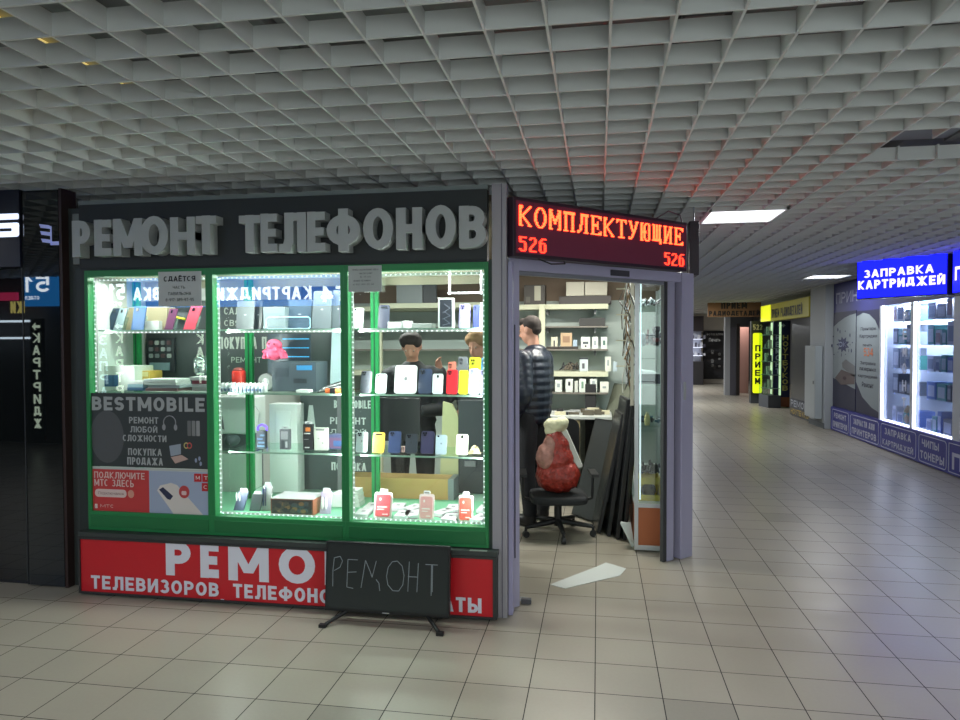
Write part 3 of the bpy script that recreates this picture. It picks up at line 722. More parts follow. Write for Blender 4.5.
MB().path([(sa + .2, .02, z0), (sa + .28, -.01, z0 - .03), (sa + .4, 0, z0 - .02), (sa + .42, .03, z0)], .004, BLACK).path([(sb - .3, .03, z1), (sb - .2, .0, z1 + .06), (sb - .05, .02, z1 + .05), (sb, .04, z1)], .004, mat((100, 60, 80), .5)).build('cable', ls)
# second sign box round the corner, seen edge on
ex, ez = onY(688, 221, 5.33); ex2, ez2 = onY(699, 275, 5.33)
sb2 = thing('sign_box', 'dark sign box seen edge-on at the corridor side of the kiosk', 'sign')
MB().box(ex + .01, ex2, 5.33, 6.6, ez2, ez, mat((44, 30, 44), .5)).build('housing', sb2, .004)
MB().box(ex2, ex2 + .004, 5.36, 6.57, ez2 + .02, ez - .02, bd).build('display_face', sb2)
MB().tube((ex + .05, 5.4, ez), (ex + .05, 5.4, CH), .006, ALU).tube((ex + .05, 6.5, ez), (ex + .05, 6.5, CH), .006, ALU).build('hanger', sb2)
# paper and litter on the floor
def floor_poly(pts, h, m, name, label, cat):
    P = [onZ(a, b) for a, b in pts]
    tag(MB().prismz(P[::-1], .001, h, m).build(name), label, cat)
floor_poly([(550, 585), (565, 589), (620, 576), (626, 569), (606, 563), (597, 567)], .004, mat((200, 204, 200), .6), 'paper_sheet', 'white sheet of paper lying on the tiles in the doorway', 'paper')
x, y = onZ(520, 602)
tag(MB().path([(x - .05, y, .012), (x - .01, y - .02, .02), (x + .03, y + .01, .014), (x + .0, y + .04, .012), (x + .05, y + .03, .012)], .008, LGREY).box(x + .01, x + .07, y - .03, y, .001, .03, mat((90, 90, 95), .5)).build('cable_scrap'), 'scrap of grey cable on the floor at the corner post', 'cable')
# ================================================================== SHOPS AROUND
# ---- glossy black shop to the left of the kiosk
gl = mat((20, 23, 24), .015, 0, spec=1.); nav = mat((14, 16, 34), .3)
BY = 4.0
bs = thing('black_storefront', 'glossy black storefront with a glowing white letter on its navy fascia', 'storefront')
x1 = onY(62, 400, 3.97)[0]; xm = onY(29.5, 400, BY)[0]; x0 = XL + .1
zt = onY(40, 189, 3.97)[1]; zm = onY(15, 268, BY)[1]
MB().box(x0, xm, BY, BY + .06, .02, zm - .004, gl).box(x0, xm, BY + .03, BY + .06, zm - .004, zt, gl).build('wall_panel', bs)
MB().box(xm, x1, 3.965, BY + .06, .01, zt - .01, gl).box(xm - .004, xm, 3.96, BY, .01, zm, mat((60, 62, 66), .4)).build('side_panel', bs)
MB().box(x0, xm - .002, BY - .05, BY + .03, zm, zt, nav).build('fascia', bs, .003)
MB().box(x0, x1, BY, BY + .05, 0, .02, mat((35, 36, 38), .5)).build('kick_plate', bs)
MB().box(x1, x1 + .02, 3.97, 4.1, 0, zt, mat((54, 38, 36), .5)).box(x1 + .02, KX0 - .035, 4.03, 4.08, 0, zt - .12, mat((62, 68, 66), .6)).build('edge_trim', bs)
# glowing letter S
S = MB(); yy = BY - .058
sa_, st_ = onY(-14, 214.5, yy); sb_, sbm = onY(18.5, 236.5, yy); h_ = (st_ - sbm) / 5.; W_ = sb_ - sa_
gS = glow((214, 226, 255), 1.5)
S.prism(rrect(sa_, sb_, st_ - 1.25 * h_, st_, .01), yy, yy + .006, gS)
S.prism(rrect(sa_, sb_, st_ - 3.1 * h_, st_ - 2.0 * h_, .01), yy, yy + .006, gS)
S.prism(rrect(sa_, sb_, sbm, sbm + 1.2 * h_, .02), yy, yy + .006, gS)
S.prism(rrect(sa_, sa_ + .05, st_ - 3 * h_, st_ - .3 * h_, .01), yy, yy + .0055, gS); S.prism(rrect(sb_ - .05, sb_, sbm + .3 * h_, st_ - 2.1 * h_, .015), yy, yy + .0055, gS)
S.build('glowing_letter', bs)
e = MB(); yy = 3.963; lm3 = glow((150, 160, 215), .33)
for y0, y1, a, b in ((224, 227.5, 39, 49.5), (231, 234.5, 40, 50), (238.5, 242, 41, 51)):
    xa, z1 = onY(a, y0, yy); xb, z0 = onY(b, y1, yy); e.add([(xa, yy, z1), (xa + .01, yy, z0), (xb + .01, yy, z0 - .01), (xb, yy, z1 - .01)], [(0, 1, 2, 3)], lm3)
for a, b, c, d in ((50, 226, 52, 245), (51, 241.5, 59, 245)):
    xa, z1 = onY(a, b, yy); xb, z0 = onY(c, d, yy); e.box(xa, xb, yy - .0004, yy, z0, z1, lm3)
e.build('slanted_lettering', bs)
# ---- the facade across the hall, behind the viewer; it shows only as a reflection in the glass
MYR = 7.9                                    # twice the glass plane
FYv = 9.4                                    # where its mirror image stands
FY = MYR - FYv
fa = bpy.data.objects.new('wall_behind', None); COL.objects.link(fa); struct(fa)
MB().box(XL, XR, FY - .3, FY - .25, 0, 3.3, mat((70, 72, 76), .6)).build('back_panel', fa)
def facade(name, label, cat): 
    return thing(name, label, cat, (0, FY, 0), math.pi)
def fx_(px): return -onY(px, 300, FYv)[0]      # local x of the facade (turned by 180 degrees)
def fz_(px, py): return onY(px, py, FYv)[1]
b1 = facade('opposite_shop_sign', 'blue and white КАРТРИДЖИ ЗАПРАВКА sign of the shop opposite, reflected in the window', 'shop sign')
zA = fz_(200, 277); zB = fz_(200, 307)
MB().box(fx_(345), fx_(127), -.02, .05, zB, zA, glow((24, 92, 170), 6.)).build('face', b1)
tw = glow((235, 245, 255), 8.)
t = MB()
t.text('КАРТРИДЖИ', fx_(312), fx_(216), fz_(260, 300), fz_(260, 287), -.024, tw, off=.035)
t.text('ЗАПРАВКА', fx_(208), fx_(134), fz_(170, 300), fz_(170, 287), -.024, tw, off=.035)
t.text('Т4', fx_(348), fx_(321), fz_(335, 302), fz_(335, 286), -.024, tw, off=.035)
t.build('lettering', b1)
b2 = facade('opposite_number_sign', 'blue sign with the outlined number 51 opposite, mirrored in the black panel', 'sign')
MB().box(fx_(82), fx_(24), -.02, .05, fz_(45, 306), fz_(45, 270), glow((24, 92, 150), 6.)).build('face', b2)
MB().text('51', fx_(49), fx_(25), fz_(40, 292), fz_(40, 276), -.024, tw, off=.03).text('ОТДЕЛ', fx_(39), fx_(25), fz_(40, 299.5), fz_(40, 296), -.024, tw, off=.02).build('lettering', b2)
b3 = facade('opposite_number_sign', 'white outlined number 516 sign opposite, mirrored at the left of the window', 'sign')
MB().box(fx_(127) + .01, fx_(92), -.01, .05, fz_(110, 312), fz_(110, 268), mat((120, 130, 128), .5)).build('face', b3)
MB().text('516', fx_(127) + .03, fx_(100), fz_(110, 300), fz_(110, 284), -.024, tw, off=.03).text('ОТДЕЛ', fx_(122), fx_(104), fz_(110, 306), fz_(110, 302), -.024, tw, off=.02).build('lettering', b3)
def vert(label, word, px, py0, step, w, m, arrow=False):
    b = facade('opposite_column_sign', label, 'sign')
    x = fx_(px); zt = fz_(px, py0); zs = (fz_(px, py0) - fz_(px, py0 + step))
    L = len(word)
    MB().box(x - .11, x + .11, -.0, .05, max(.1, zt - zs * L - .05), zt + .22, mat((40, 52, 56), .4)).build('face', b)
    t = MB()
    for i, ch in enumerate(word):
        z = zt - zs * i
        if z - zs * .8 < .12: break
        t.text(ch, x - w / 2, x + w / 2, z - zs * .78, z, -.004, m, off=.04)
    if arrow: t.prism([(x - .07, zt + .08), (x + .01, zt + .08), (x + .01, zt + .04), (x + .07, zt + .1), (x + .01, zt + .16), (x + .01, zt + .12), (x - .07, zt + .12)], -.004, -.001, m)
    t.build('lettering', b)
tg = glow((220, 240, 215), 3.4)
vert('vertical КАРТРИДЖИ lettering opposite, mirrored in the black panel', 'КАРТРИДЖИ', 34, 333, 12.3, .13, tg, True)
vert('pale vertical КАРТРИДЖИ lettering opposite, mirrored beside the number 516', 'КАРТРИДЖИ', 118, 333, 13, .13, tg, True)
vert('outlined vertical ЗАПРАВКА lettering opposite, mirrored at the window edge', 'ЗАПРАВКА', 102, 335, 13, .14, glow((200, 225, 235), 2.2))
vert('short vertical КАРТ lettering opposite, mirrored left of the middle pane', 'КАРТ', 199, 334, 13, .12, tg)
b4 = facade('opposite_tube_sign', 'pink and amber lit strips opposite, mirrored in the black shop', 'sign')
MB().box(fx_(12), fx_(-30), -.02, .03, fz_(10, 300), fz_(10, 292), glow((230, 60, 110), 2.0)).build('pink_strip', b4)
MB().text('ИКИ', fx_(24), fx_(6), fz_(15, 313), fz_(15, 301), -.02, glow((240, 225, 130), 2.5), off=.03).build('lettering', b4)
MB().box(fx_(28), fx_(-50), -.02, .03, fz_(20, 322), fz_(20, 320), glow((220, 240, 255), 7.)).box(fx_(28), fx_(-50), -.02, .03, fz_(20, 339), fz_(20, 337), glow((220, 240, 255), 7.)).build('white_strip', b4)
# glowing windows added to that facade, unseen, to light the hall
def fill_window(label, x0, x1, z0, z1, s, col=(225, 238, 236)):
    t = facade('added_fill_window', label, 'added light window')
    m = MB().box(x0, x1, .1, .14, z0, z1, glow(col, s)).box(x0 - .04, x0, -.02, .14, z0, z1, ALU).box(x1, x1 + .04, -.02, .14, z0, z1, ALU).box(x0, x1, -.02, .1, z0 - .03, z0, ALU)
    m.build('lightbox', t)
    for k in range(3):
        z = z0 + (z1 - z0) * (k + 1) / 4
        MB().box(x0, x1, .02, .1, z - .008, z, mat((90, 100, 100), .4)).build('shelf_board', t)
# ---- blue shop on the right, x = 4.15, facing the corridor
BX = 4.15
blue = mat((34, 38, 140), .4); gry = mat((140, 146, 152), .55)
def by_(px, py=380): return onX(px, py, BX)[0]
def bz_(px, py): return onX(px, py, BX)[1]
y_far = by_(833); y_p = by_(857); y_w = by_(880.5); y_m = by_(912.5); y_e = by_(956)
def L(y): return y_far - y                       # local x runs towards the viewer
bl = thing('blue_shop', 'dark blue printer cartridge shop with lit display windows along the corridor', 'shop', (BX, y_far, 0), -math.pi / 2)
zs = bz_(900, 425); zh = bz_(900, 303.5)
endx = L(2.0)
MB().box(0, L(y_w) - .0, 0, .06, zs, 2.6, mat((44, 46, 110), .45)).box(L(y_w), endx, 0, .06, zh, 2.6, mat((40, 42, 120), .45)).build('wall_panel', bl)
MB().box(0, endx, -.03, .06, .01, zs, blue).build('base_panel', bl)
for a, b in ((L(y_w), L(y_w) + .06), (L(y_m) - .03, L(y_m) + .05), (L(y_e) - .03, L(y_e) + .14)):
    MB().box(a, b, -.02, .05, zs, zh, mat((205, 210, 218), .4, .2)).build('window_frame', bl)
led_ = MB()
for a in (L(y_w) + .065, L(y_m) + .06): led_.box(a, a + .02, -.01, .01, zs + .02, zh, glow((225, 232, 255), 7.))
led_.box(L(y_w) + .09, L(y_e) - .05, -.01, .01, zs + .005, zs + .025, glow((225, 232, 255), 5.)).build('led_strip', bl)
MB().box(L(y_w) + .06, L(y_e) - .03, .02, .026, zs, zh, glass_mat((235, 240, 252), .06)).build('pane', bl)
MB().box(L(y_w) - .05, endx, .55, .6, zs - .1, 2.5, mat((206, 210, 222), .6)).box(L(y_w) - .05, L(y_w), .06, .55, zs - .1, 2.5, mat((200, 205, 215), .6)).box(L(y_w), endx, .06, .55, zs - .06, zs, mat((190, 195, 205), .6)).box(L(y_w), endx, .06, .55, zh + .02, zh + .05, WHITE).build('display_case', bl)
for a, b in ((L(y_w) + .1, L(y_m) - .1), (L(y_m) + .1, L(y_e) - .1)):
    wx, wy = BX + .3, y_far - (a + b) / 2
    area('shop_lamp', (wx, wy, zh - .01), .3, b - a, 120, (.9, .95, 1.))
# lettering on the base panels and their outlines
wl2 = mat((190, 192, 214), .5)
t = MB(); o_ = MB()
for (px0, px1, lines) in ((834.5, 851, ('РЕМОНТ', 'ПРИНТЕРОВ')), (853, 881.5, ('ЗАПЧАСТИ ДЛЯ', 'ПРИНТЕРОВ')), (884, 919.5, ('ЗАПРАВКА', 'КАРТРИДЖЕЙ')), (922.5, 950.5, ('ЧИПЫ', 'ТОНЕРЫ'))):
    a, b = L(by_(px0)), L(by_(px1)); z1 = zs - .04; z0 = .04; w = b - a
    t.text(lines[0], a + .12 * w, b - .12 * w if len(lines[0]) > 4 else b - .25 * w, z0 + (z1 - z0) * .58, z0 + (z1 - z0) * .86, -.034, wl2, off=.05)
    t.text(lines[1], a + .06 * w, b - .06 * w, z0 + (z1 - z0) * .12, z0 + (z1 - z0) * .42, -.034, wl2, off=.05)
    pts = rrect(a, b, z0, z1, .05)
    for p, q in zip(pts, pts[1:] + pts[:1]): o_.tube((p[0], -.032, p[1]), (q[0], -.032, q[1]), .005, wl2, n=5, cap=False)
a = L(by_(953)); t.text('П', a + .08, a + .3, .08, .28, -.034, wl2, off=.05)
for p, q in (((a, .04), (a + 1.2, .04)), ((a, zs - .04), (a + 1.2, zs - .04)), ((a, .04), (a, zs - .04))): o_.tube((p[0], -.032, p[1]), (q[0], -.032, q[1]), .005, wl2, n=5)
t.build('lettering', bl); o_.build('panel_outline', bl)
# fascia word and the two tall posters
MB().text('ПРИНТЕРЫ', L(by_(835.5)), L(by_(835.5)) + 2.1, bz_(840, 303.5), bz_(840, 292.5), -.004, mat((150, 152, 180), .5), off=.03).build('fascia_lettering', bl)
def bposter(label, px0, px1, fn):
    a, b = L(by_(px0)), L(by_(px1))
    p = thing('poster', label, 'poster', (BX, y_far, 0), -math.pi / 2)
    zA, zB = zs + .02, bz_(px0, 313 if px0 < 840 else 311.5)
    MB().box(a, b, -.01, -.002, zA, zB, mat((36, 38, 66), .5)).build('sheet', p)
    fn(p, a, b, zA, zB)
def f1(p, a, b, z0, z1):
    w, h = b - a, z1 - z0
    P = [(a, z0 + .3 * h)] + [(b, z0 + .22 * h), (b, z1 - .03 * h)] + [(b - w * t, z1 - h * (.03 + .1 * t * t + .02 * t)) for t in (.25, .5, .75, 1.)]
    MB().prism(P, -.013, -.0105, mat((136, 146, 152), .6)).build('pale_field', p)
    q = MB(); cx, cz = a + .45 * w, z0 + .66 * h; bm = mat((30, 36, 84), .5)
    q.prism([(cx + (.30 if i % 2 else .17) * w * math.cos(R(i * 20)), cz + (.085 if i % 2 else .055) * h * math.sin(R(i * 20))) for i in range(18)], -.015, -.0135, bm)
    for i in range(14):
        an = i * 1.9; rr_ = .32 + .1 * (i % 3); q.prism(oval(cx + rr_ * w * math.cos(an), cz + rr_ * .34 * h * math.sin(an), .012 + .01 * (i % 3), .012 + .02 * (i % 2), 8), -.015, -.0135, bm)
    q.build('ink_splash', p)
    MB().text('ОК', cx - .18 * w, cx + .18 * w, cz - .025 * h, cz + .03 * h, -.0165, mat((150, 160, 190), .5), off=.03).build('lettering', p)
    q = MB(); q.prism([(a + .1 * w, z0 + .3 * h), (a + .4 * w, z0 + .24 * h), (a + .98 * w, z0 + .27 * h), (a + .98 * w, z0 + .36 * h), (a + .4 * w, z0 + .4 * h)], -.0165, -.014, mat((96, 84, 84), .5))
    q.prism([(a + .45 * w, z0 + .42 * h), (a + .98 * w, z0 + .34 * h), (a + .98 * w, z0 + .45 * h), (a + .6 * w, z0 + .51 * h), (a + .42 * w, z0 + .47 * h)], -.0165, -.014, mat((110, 112, 116), .5))
    q.prism(oval(a + .55 * w, z0 + .315 * h, .08 * w, .018 * h, 12), -.018, -.0166, mat((70, 50, 60), .5)); q.build('printer_picture', p)
def f2(p, a, b, z0, z1):
    w, h = b - a, z1 - z0
    P = [(a, z0 + .3 * h), (a + .3 * w, z0 + .16 * h), (a + .7 * w, z0 + .08 * h), (b, z0 + .05 * h), (b, z1 - .2 * h), (a + .8 * w, z1 - .1 * h), (a + .55 * w, z1 - .04 * h), (a + .3 * w, z1 - .02 * h), (a, z1 - .05 * h)]
    MB().prism(P, -.013, -.0105, mat((136, 146, 152), .6)).build('pale_field', p)
    t = MB(); dk = mat((44, 46, 64), .6)
    for s, u0, u1, v0, v1, m in (('Принтеры', .2, .85, .80, .84, dk), ('Картриджи', .15, .9, .73, .77, dk), ('печать', .3, .7, .655, .675, dk), ('534', .35, .75, .56, .64, mat((206, 110, 60), .5)),
                                 ('Заправка', .2, .85, .47, .51, dk), ('лазерных', .15, .88, .41, .45, dk), ('картриджей', .1, .92, .345, .385, dk), ('Ремонт', .28, .78, .26, .31, dk)):
        t.text(s, a + u0 * w, a + u1 * w, z0 + v0 * h, z0 + v1 * h, -.0145, m, off=.02)
    t.build('lettering', p)
bposter('tall poster with an ink splash and a printer on the blue shop', 833.8, 856, f1)
bposter('tall poster with the orange number 534 on the blue shop', 856.8, 880, f2)
# goods in the blue shop's windows
rnd = random.Random(3)
def sbox(name, label, cat, x, y, z, w, d, h, m, m2=None, group=None, lbl=None):
    t = MB().box(-w / 2, w / 2, -d / 2, d / 2, 0, h, m)
    if m2: t.box(-w * .42, w * .42, -d / 2 - .002, -d / 2, h * .12, h * .88, m2)
    o = t.build(name); o.location = (x, y, z); return tag(o, label, cat, group)
cols = [((214, 216, 222), (150, 158, 172)), ((205, 208, 216), (120, 136, 165)), ((90, 165, 155), (200, 212, 210)), ((90, 125, 195), (200, 208, 224)), ((110, 116, 126), (186, 190, 196)), ((212, 212, 214), (180, 140, 136)), ((176, 184, 196), (226, 228, 232))]
WN = {0: 'far window', 1: 'near window'}
for wi, (a, b) in enumerate(((L(y_w) + .16, L(y_m) - .08), (L(y_m) + .16, L(y_e) - .08))):
    lv = [zs, zs + .42, zs + .78, zs + 1.12, zs + 1.45]
    for k, z in enumerate(lv):
        if k:
            o = MB().box(0, b - a, .08, .54, z - .012, z, glass_mat((248, 250, 252), .08)).build('glass_shelf')
            o.location = (BX, y_far - a, 0); o.rotation_euler = (0, 0, -math.pi / 2)
            tag(o, 'glass shelf number %d up in the %s of the blue shop' % (k, WN[wi]) if 0 else '%s glass shelf in the %s of the blue shop' % (('', 'lowest', 'second', 'third', 'top')[k], WN[wi]), 'shelf')
        x = a + .02; i = 0
        while x < b - .12:
            w = rnd.uniform(.09, .24); h = rnd.uniform(.14, .3)
            if x + w > b: w = b - x
            c, c2 = cols[(k * 3 + i + wi) % 7] if k in (0, 2) else cols[rnd.randrange(7)]
            m = MB().box(0, w, .1, .1 + rnd.uniform(.12, .3), 0, h, mat(c, .5)).box(w * .12, w * .88, .098, .0995, h * .15, h * .8, mat(c2, .5))
            o = m.build('cartridge_box'); o.location = (BX, y_far - x, z); o.rotation_euler = (0, 0, -math.pi / 2)
            tag(o, 'cartridge carton, %s, %s row, blue shop %s' % (('farthest', 'second farthest', 'third farthest', 'fourth farthest', 'fifth farthest', 'sixth farthest', 'seventh farthest', 'eighth farthest', 'ninth farthest', 'tenth farthest', 'eleventh farthest')[min(i, 10)], ('bottom', 'second', 'third', 'fourth', 'top')[k], WN[wi]), 'box', 'cartridge cartons in the blue shop')
            x += w + rnd.uniform(.02, .05); i += 1
# vertical РЕМОНТ on its glass
o = MB(); zt = zs + (zh - zs) * .93
xx = L(y_m) - .2
for i, ch in enumerate('РЕМОНТ'): o.text(ch, xx - .09, xx + .04, zt - .235 * i - .15, zt - .235 * i, -.012, mat((225, 228, 245), .5), off=.04)
g = thing('glass_lettering', 'white vertical РЕМОНТ letters on the far window of the blue shop', 'lettering', (BX, y_far, 0), -math.pi / 2); o.build('letters', g)
toy = thing('toy_bear', 'small beige teddy bear standing at the bottom of the far blue shop window', 'toy', (BX + .13, by_(899, 415) + .0, zs + .001))
tb = mat((200, 176, 140), .9)
MB().ball((0, 0, .08), (.06, .06, .08), tb).ball((0, 0, .2), .055, tb).ball((0, -.04, .25), .02, tb).ball((0, .04, .25), .02, tb).ball((-.05, 0, .19), .02, tb).build('body', toy)
# ---- hanging blue light box
th = R(-50)
qx, qy = 4.0, 8.84
a, z1 = onP(857, 258.5, qx, qy, th); b, z1b = onP(948.5, 254.5, qx, qy, th); z0 = (onP(857, 298, qx, qy, th)[1] + onP(948.5, 296, qx, qy, th)[1]) / 2
z1 = (z1 + z1b) / 2
print('BLUE', a, b, z0, z1)
hb = thing('hanging_sign', 'bright blue hanging light box reading ЗАПРАВКА КАРТРИДЖЕЙ', 'sign', (qx, qy, 0), th)
bm = glow((12, 18, 235), 4.5)
def hsign(root, a, b, txt):
    MB().box(a, b, 0, .16, z0, z1, mat((34, 36, 120), .4)).build('housing', root, .004)
    MB().box(a + .015, b - .015, -.004, 0, z0 + .015, z1 - .015, bm).build('face', root)
    t = MB(); w = b - a; h = z1 - z0; tm = glow((255, 240, 245), 1.5)
    for s, u0, u1, v0, v1 in txt: t.text(s, a + u0 * w, a + u1 * w, z0 + v0 * h, z0 + v1 * h, -.006, tm, off=.05)
    t.build('lettering', root)
    m = MB()
    for x in (a + .2, b - .2): m.tube((x, .08, z1), (x, .08, max(CH, z1 + .01)), .006, ALU)
    m.build('hanger', root)
hsign(hb, a, b, [('ЗАПРАВКА', .09, .86, .54, .74), ('КАРТРИДЖЕЙ', .02, .975, .25, .52)])
hb2 = thing('hanging_sign', 'next bright blue light box beyond the diagonal one, beginning with П', 'sign', (4.0, 8.76, 0), -math.pi / 2)
hsign(hb2, 0, 1.3, [('ПРИЁМ', .05, .9, .3, .68)])
# ---- the far end of the corridor
pillar = mat((172, 178, 184), .6)
co = thing('white_column', 'pale grey square column beyond the blue shop', 'column', (0, 0, 0))
MB().box(4.04, 4.9, 13.40, 14.3, 0, 3.3, pillar).build('shaft', co, .01)
MB().box(4.03, 4.04, 13.39, 14.3, 0, .1, mat((90, 95, 98), .6)).build('skirting', co)
cb = thing('metal_cabinet', 'white metal cabinet mounted on the side of the pale column', 'cabinet', (4.03, 14.0, 0), -math.pi / 2)
MB().box(-.15, .5, -.12, .0, .17, 1.5, mat((172, 180, 184), .4)).build('cabinet_body', cb, .006)
MB().box(-.13, .48, -.125, -.121, .19, 1.48, mat((178, 186, 190), .4)).build('door_leaf', cb, .003)
MB().box(.40, .43, -.135, -.126, .8, .86, GREY).build('handle', cb)
# repair shop with the yellow sign
SX = 4.1
def sy(px, py): return onX(px, py, SX)
ys = thing('yellow_sign', 'long yellow board ПРИЕМ РАДИОДЕТАЛЕЙ along the corridor, bright at its far end', 'sign', (SX, 18.5, 0), -math.pi / 2)
MB().box(0, 4.1, -.06, .06, 2.07, 2.46, glow((170, 164, 60), .1)).build('board', ys, .004)
l0 = 18.5 - onX(761, 310, 4.03)[0]
MB().box(l0, l0 + .95, -.068, -.061, 2.075, 2.455, glow((226, 232, 40), .9)).build('lit_end', ys)
MB().text('ПРИЕМ РАДИОДЕТАЛЕЙ', 1.2, 3.7, 2.13, 2.38, -.065, mat((30, 34, 40), .5), off=.03).build('lettering', ys)
shopw = thing('laptop_repair_shop', 'dark repair shop with РЕМОНТ НОУТБУКОВ down its navy panel', 'shop', (0, 0, 0))
MB().box(4.12, 4.5, 14.32, 15.9, 0, 2.06, mat((44, 46, 56), .3)).build('dark_panel', shopw)
x0 = onY(773.5, 360, 17.5)[0]; x1 = onY(790, 360, 17.5)[0]; z0 = .25; zt = onY(780, 321, 17.5)[1]
MB().box(x0, x1, 17.5, 17.6, z0, zt, mat((22, 26, 66), .4)).box(x1 - .04, x1, 17.6, 18.3, 0, zt, mat((58, 62, 66), .5)).box(x0, x1, 17.5, 17.6, .02, z0, mat((128, 74, 44), .6)).build('navy_panel', shopw)
t = MB(); w = (x1 - x0)
for i, ch in enumerate('РЕМОНТ'):
    z = onY(780, 335 + i * 6.7, 17.5)[1]; t.text(ch, x0 + .12 * w, x0 + .4 * w, z - .125, z, 17.494, mat((150, 158, 180), .5), off=.03)
for i, ch in enumerate('НОУТБУКОВ'):
    z = onY(780, 335 + i * 6.3, 17.5)[1]; t.text(ch, x0 + .55 * w, x0 + .88 * w, z - .125, z, 17.494, mat((170, 160, 90), .5), off=.04)
z = onY(780, 322.5, 17.5)[1]
t.prism([(x0 + .25 * w, z - .09), (x0 + .55 * w, z - .09), (x0 + .55 * w, z - .12), (x0 + .7 * w, z - .07), (x0 + .55 * w, z - .02), (x0 + .55 * w, z - .05), (x0 + .25 * w, z - .05)], 17.49, 17.496, mat((150, 155, 170), .5))
t.build('lettering', shopw)
t = MB(); t.M = Matrix.Translation((4.118, 15.9, 0)) @ Matrix.Rotation(-math.pi / 2, 4, 'Z')
t.box(0, 1.55, -.02, -.003, .02, .36, mat((60, 64, 74), .5)).text('РЕМОНТ', .08, 1.5, .2, .34, -.022, mat((170, 175, 185), .5), off=.04).text('НОУТБУКОВ', .08, 1.5, .04, .16, -.022, mat((190, 160, 60), .5), off=.04)
t.build('base_banner', shopw)
# angled glowing corner window with ПРИЕМ
px_, py_ = 3.9, 18.5
th2 = math.atan2(17.5 - 18.5, 4.07 - 3.9)
lb = thing('lit_vertical_sign', 'glowing yellow vertical light box reading ПРИЕМ', 'sign', (3.72, 18.6, 0), 0)
x0 = onY(752.8, 360, 18.6)[0] - 3.72; x1 = onY(762, 360, 18.6)[0] - 3.72; z0 = onY(757, 393, 18.6)[1]; zt = onY(757, 333, 18.6)[1]
MB().box(x0 - .04, x1 + .02, 0, .15, z0 - .05, zt + .3, mat((50, 52, 40), .5)).build('housing', lb)
MB().prism(rrect(x0, x1, z0, zt, .04), -.02, 0, glow((214, 226, 20), 1.1)).build('face', lb)
t = MB(); w = x1 - x0; bk = mat((26, 30, 12), .6)
for i, ch in enumerate('ПРИЕМ'):
    z = onY(757, 345 + i * 8.2, 18.6)[1]; t.text(ch, x0 + .22 * w, x1 - .2 * w, z - .16, z, -.025, bk, off=.05)
t.text('522', x0, x1, zt + .08, zt + .22, -.004, mat((200, 190, 130), .5), off=.03); t.build('lettering', lb)
MB().box(x0 - .04, x1 + .04, .02, .2, 0, z0 - .05, mat((70, 74, 78), .5)).build('base', lb)
ca, cb_2 = onP(763, 380, 3.9, 18.5, th2)[0], onP(772.5, 380, 3.9, 18.5, th2)[0]
cw = thing('corner_showcase', 'bright glass showcase with shelves between the yellow and navy panels', 'showcase', (3.9 + ca * math.cos(th2), 18.5 + ca * math.sin(th2), 0), th2)
cx1 = cb_2 - ca
MB().box(0, cx1, .18, .2, .3, 2.04, glow((190, 226, 180), .9)).box(0, cx1, -.1, .2, .0, .3, mat((80, 84, 90), .5)).build('back_panel', cw)
m = MB()
for k in range(5): m.box(0, cx1, -.05, .18, .45 + .32 * k, .465 + .32 * k, mat((120, 140, 130), .4))
m.build('shelf_board', cw)
MB().box(0, cx1, -.101, -.1, .3, 2.04, glass_mat((225, 240, 230), .06)).build('pane', cw)
m = MB()
for k in range(5):
    for j in range(3): m.box(.03 + j * .09, .09 + j * .09, .02, .1, .466 + .32 * k, .56 + .32 * k + .05 * ((j + k) % 3), mat(((150, 160, 150), (70, 80, 76), (190, 196, 180))[(j + k) % 3], .5))
gd = m.build('packed_goods', cw)
# brown hanging sign and the shop behind it
BYY = 19.2
x0, z1 = onY(708, 301, BYY); x1, z0 = onY(761, 316.5, BYY)
br = thing('hanging_sign', 'brown hanging board ПРИЕМ РАДИОДЕТАЛЕЙ across the far corridor', 'sign', (x0, BYY, 0)); w = x1 - x0
MB().box(0, w, 0, .1, z0, z1, mat((132, 96, 62), .6)).build('board', br, .004)
h = z1 - z0
MB().text('ПРИЕМ', .25 * w, .74 * w, z0 + .5 * h, z0 + .92 * h, -.004, mat((34, 28, 28), .6), off=.05).text('РАДИОДЕТАЛЕЙ', .02 * w, .98 * w, z0 + .06 * h, z0 + .44 * h, -.004, mat((34, 28, 28), .6), off=.05).build('lettering', br)
MB().tube((.3, .05, z1), (.3, .05, CH), .012, GREY).tube((w - .3, .05, z1), (w - .3, .05, CH), .012, GREY).build('hanger', br)
ps = thing('far_shop', 'far shop with a pink lit doorway and a dark frame', 'shop', (0, 0, 0))
Y1 = 21.3
def X1(px): return onY(px, 360, Y1)[0]
MB().box(X1(725), X1(730), Y1, Y1 + .2, 0, 2.3, mat((150, 152, 156), .5)).build('pale_post', ps)
MB().box(X1(730), X1(736), Y1, Y1 + .1, 0, 2.2, mat((86, 84, 92), .25)).box(X1(736), X1(739.5), Y1 - .05, Y1 + .1, 0, 2.1, mat((44, 38, 36), .4)).box(X1(730), X1(753), Y1 - .04, Y1 + .1, onY(740, 327, Y1)[1], 2.35, mat((60, 60, 64), .5)).build('dark_frame', ps)
MB().box(X1(739), X1(756), Y1 + 1., Y1 + 1.1, 0, 2.6, mat((200, 160, 150), .6)).build('pink_wall', ps)
area('pink_lamp', (X1(745), Y1 + .6, 2.4), .5, .3, 14, (1, .82, .76))
EY = 27.2
def X2(px): return onY(px, 350, EY)[0]
ew = struct(MB().box(X2(660), X2(727), EY, EY + .15, 0, 2.6, mat((205, 198, 185), .6)).build('wall_end'))
bp_ = thing('poster', 'large black poster with white lettering on the far end wall', 'poster', (0, 0, 0))
x0, z1 = onY(703, 331, EY); x1, z0 = onY(726, 379, EY)
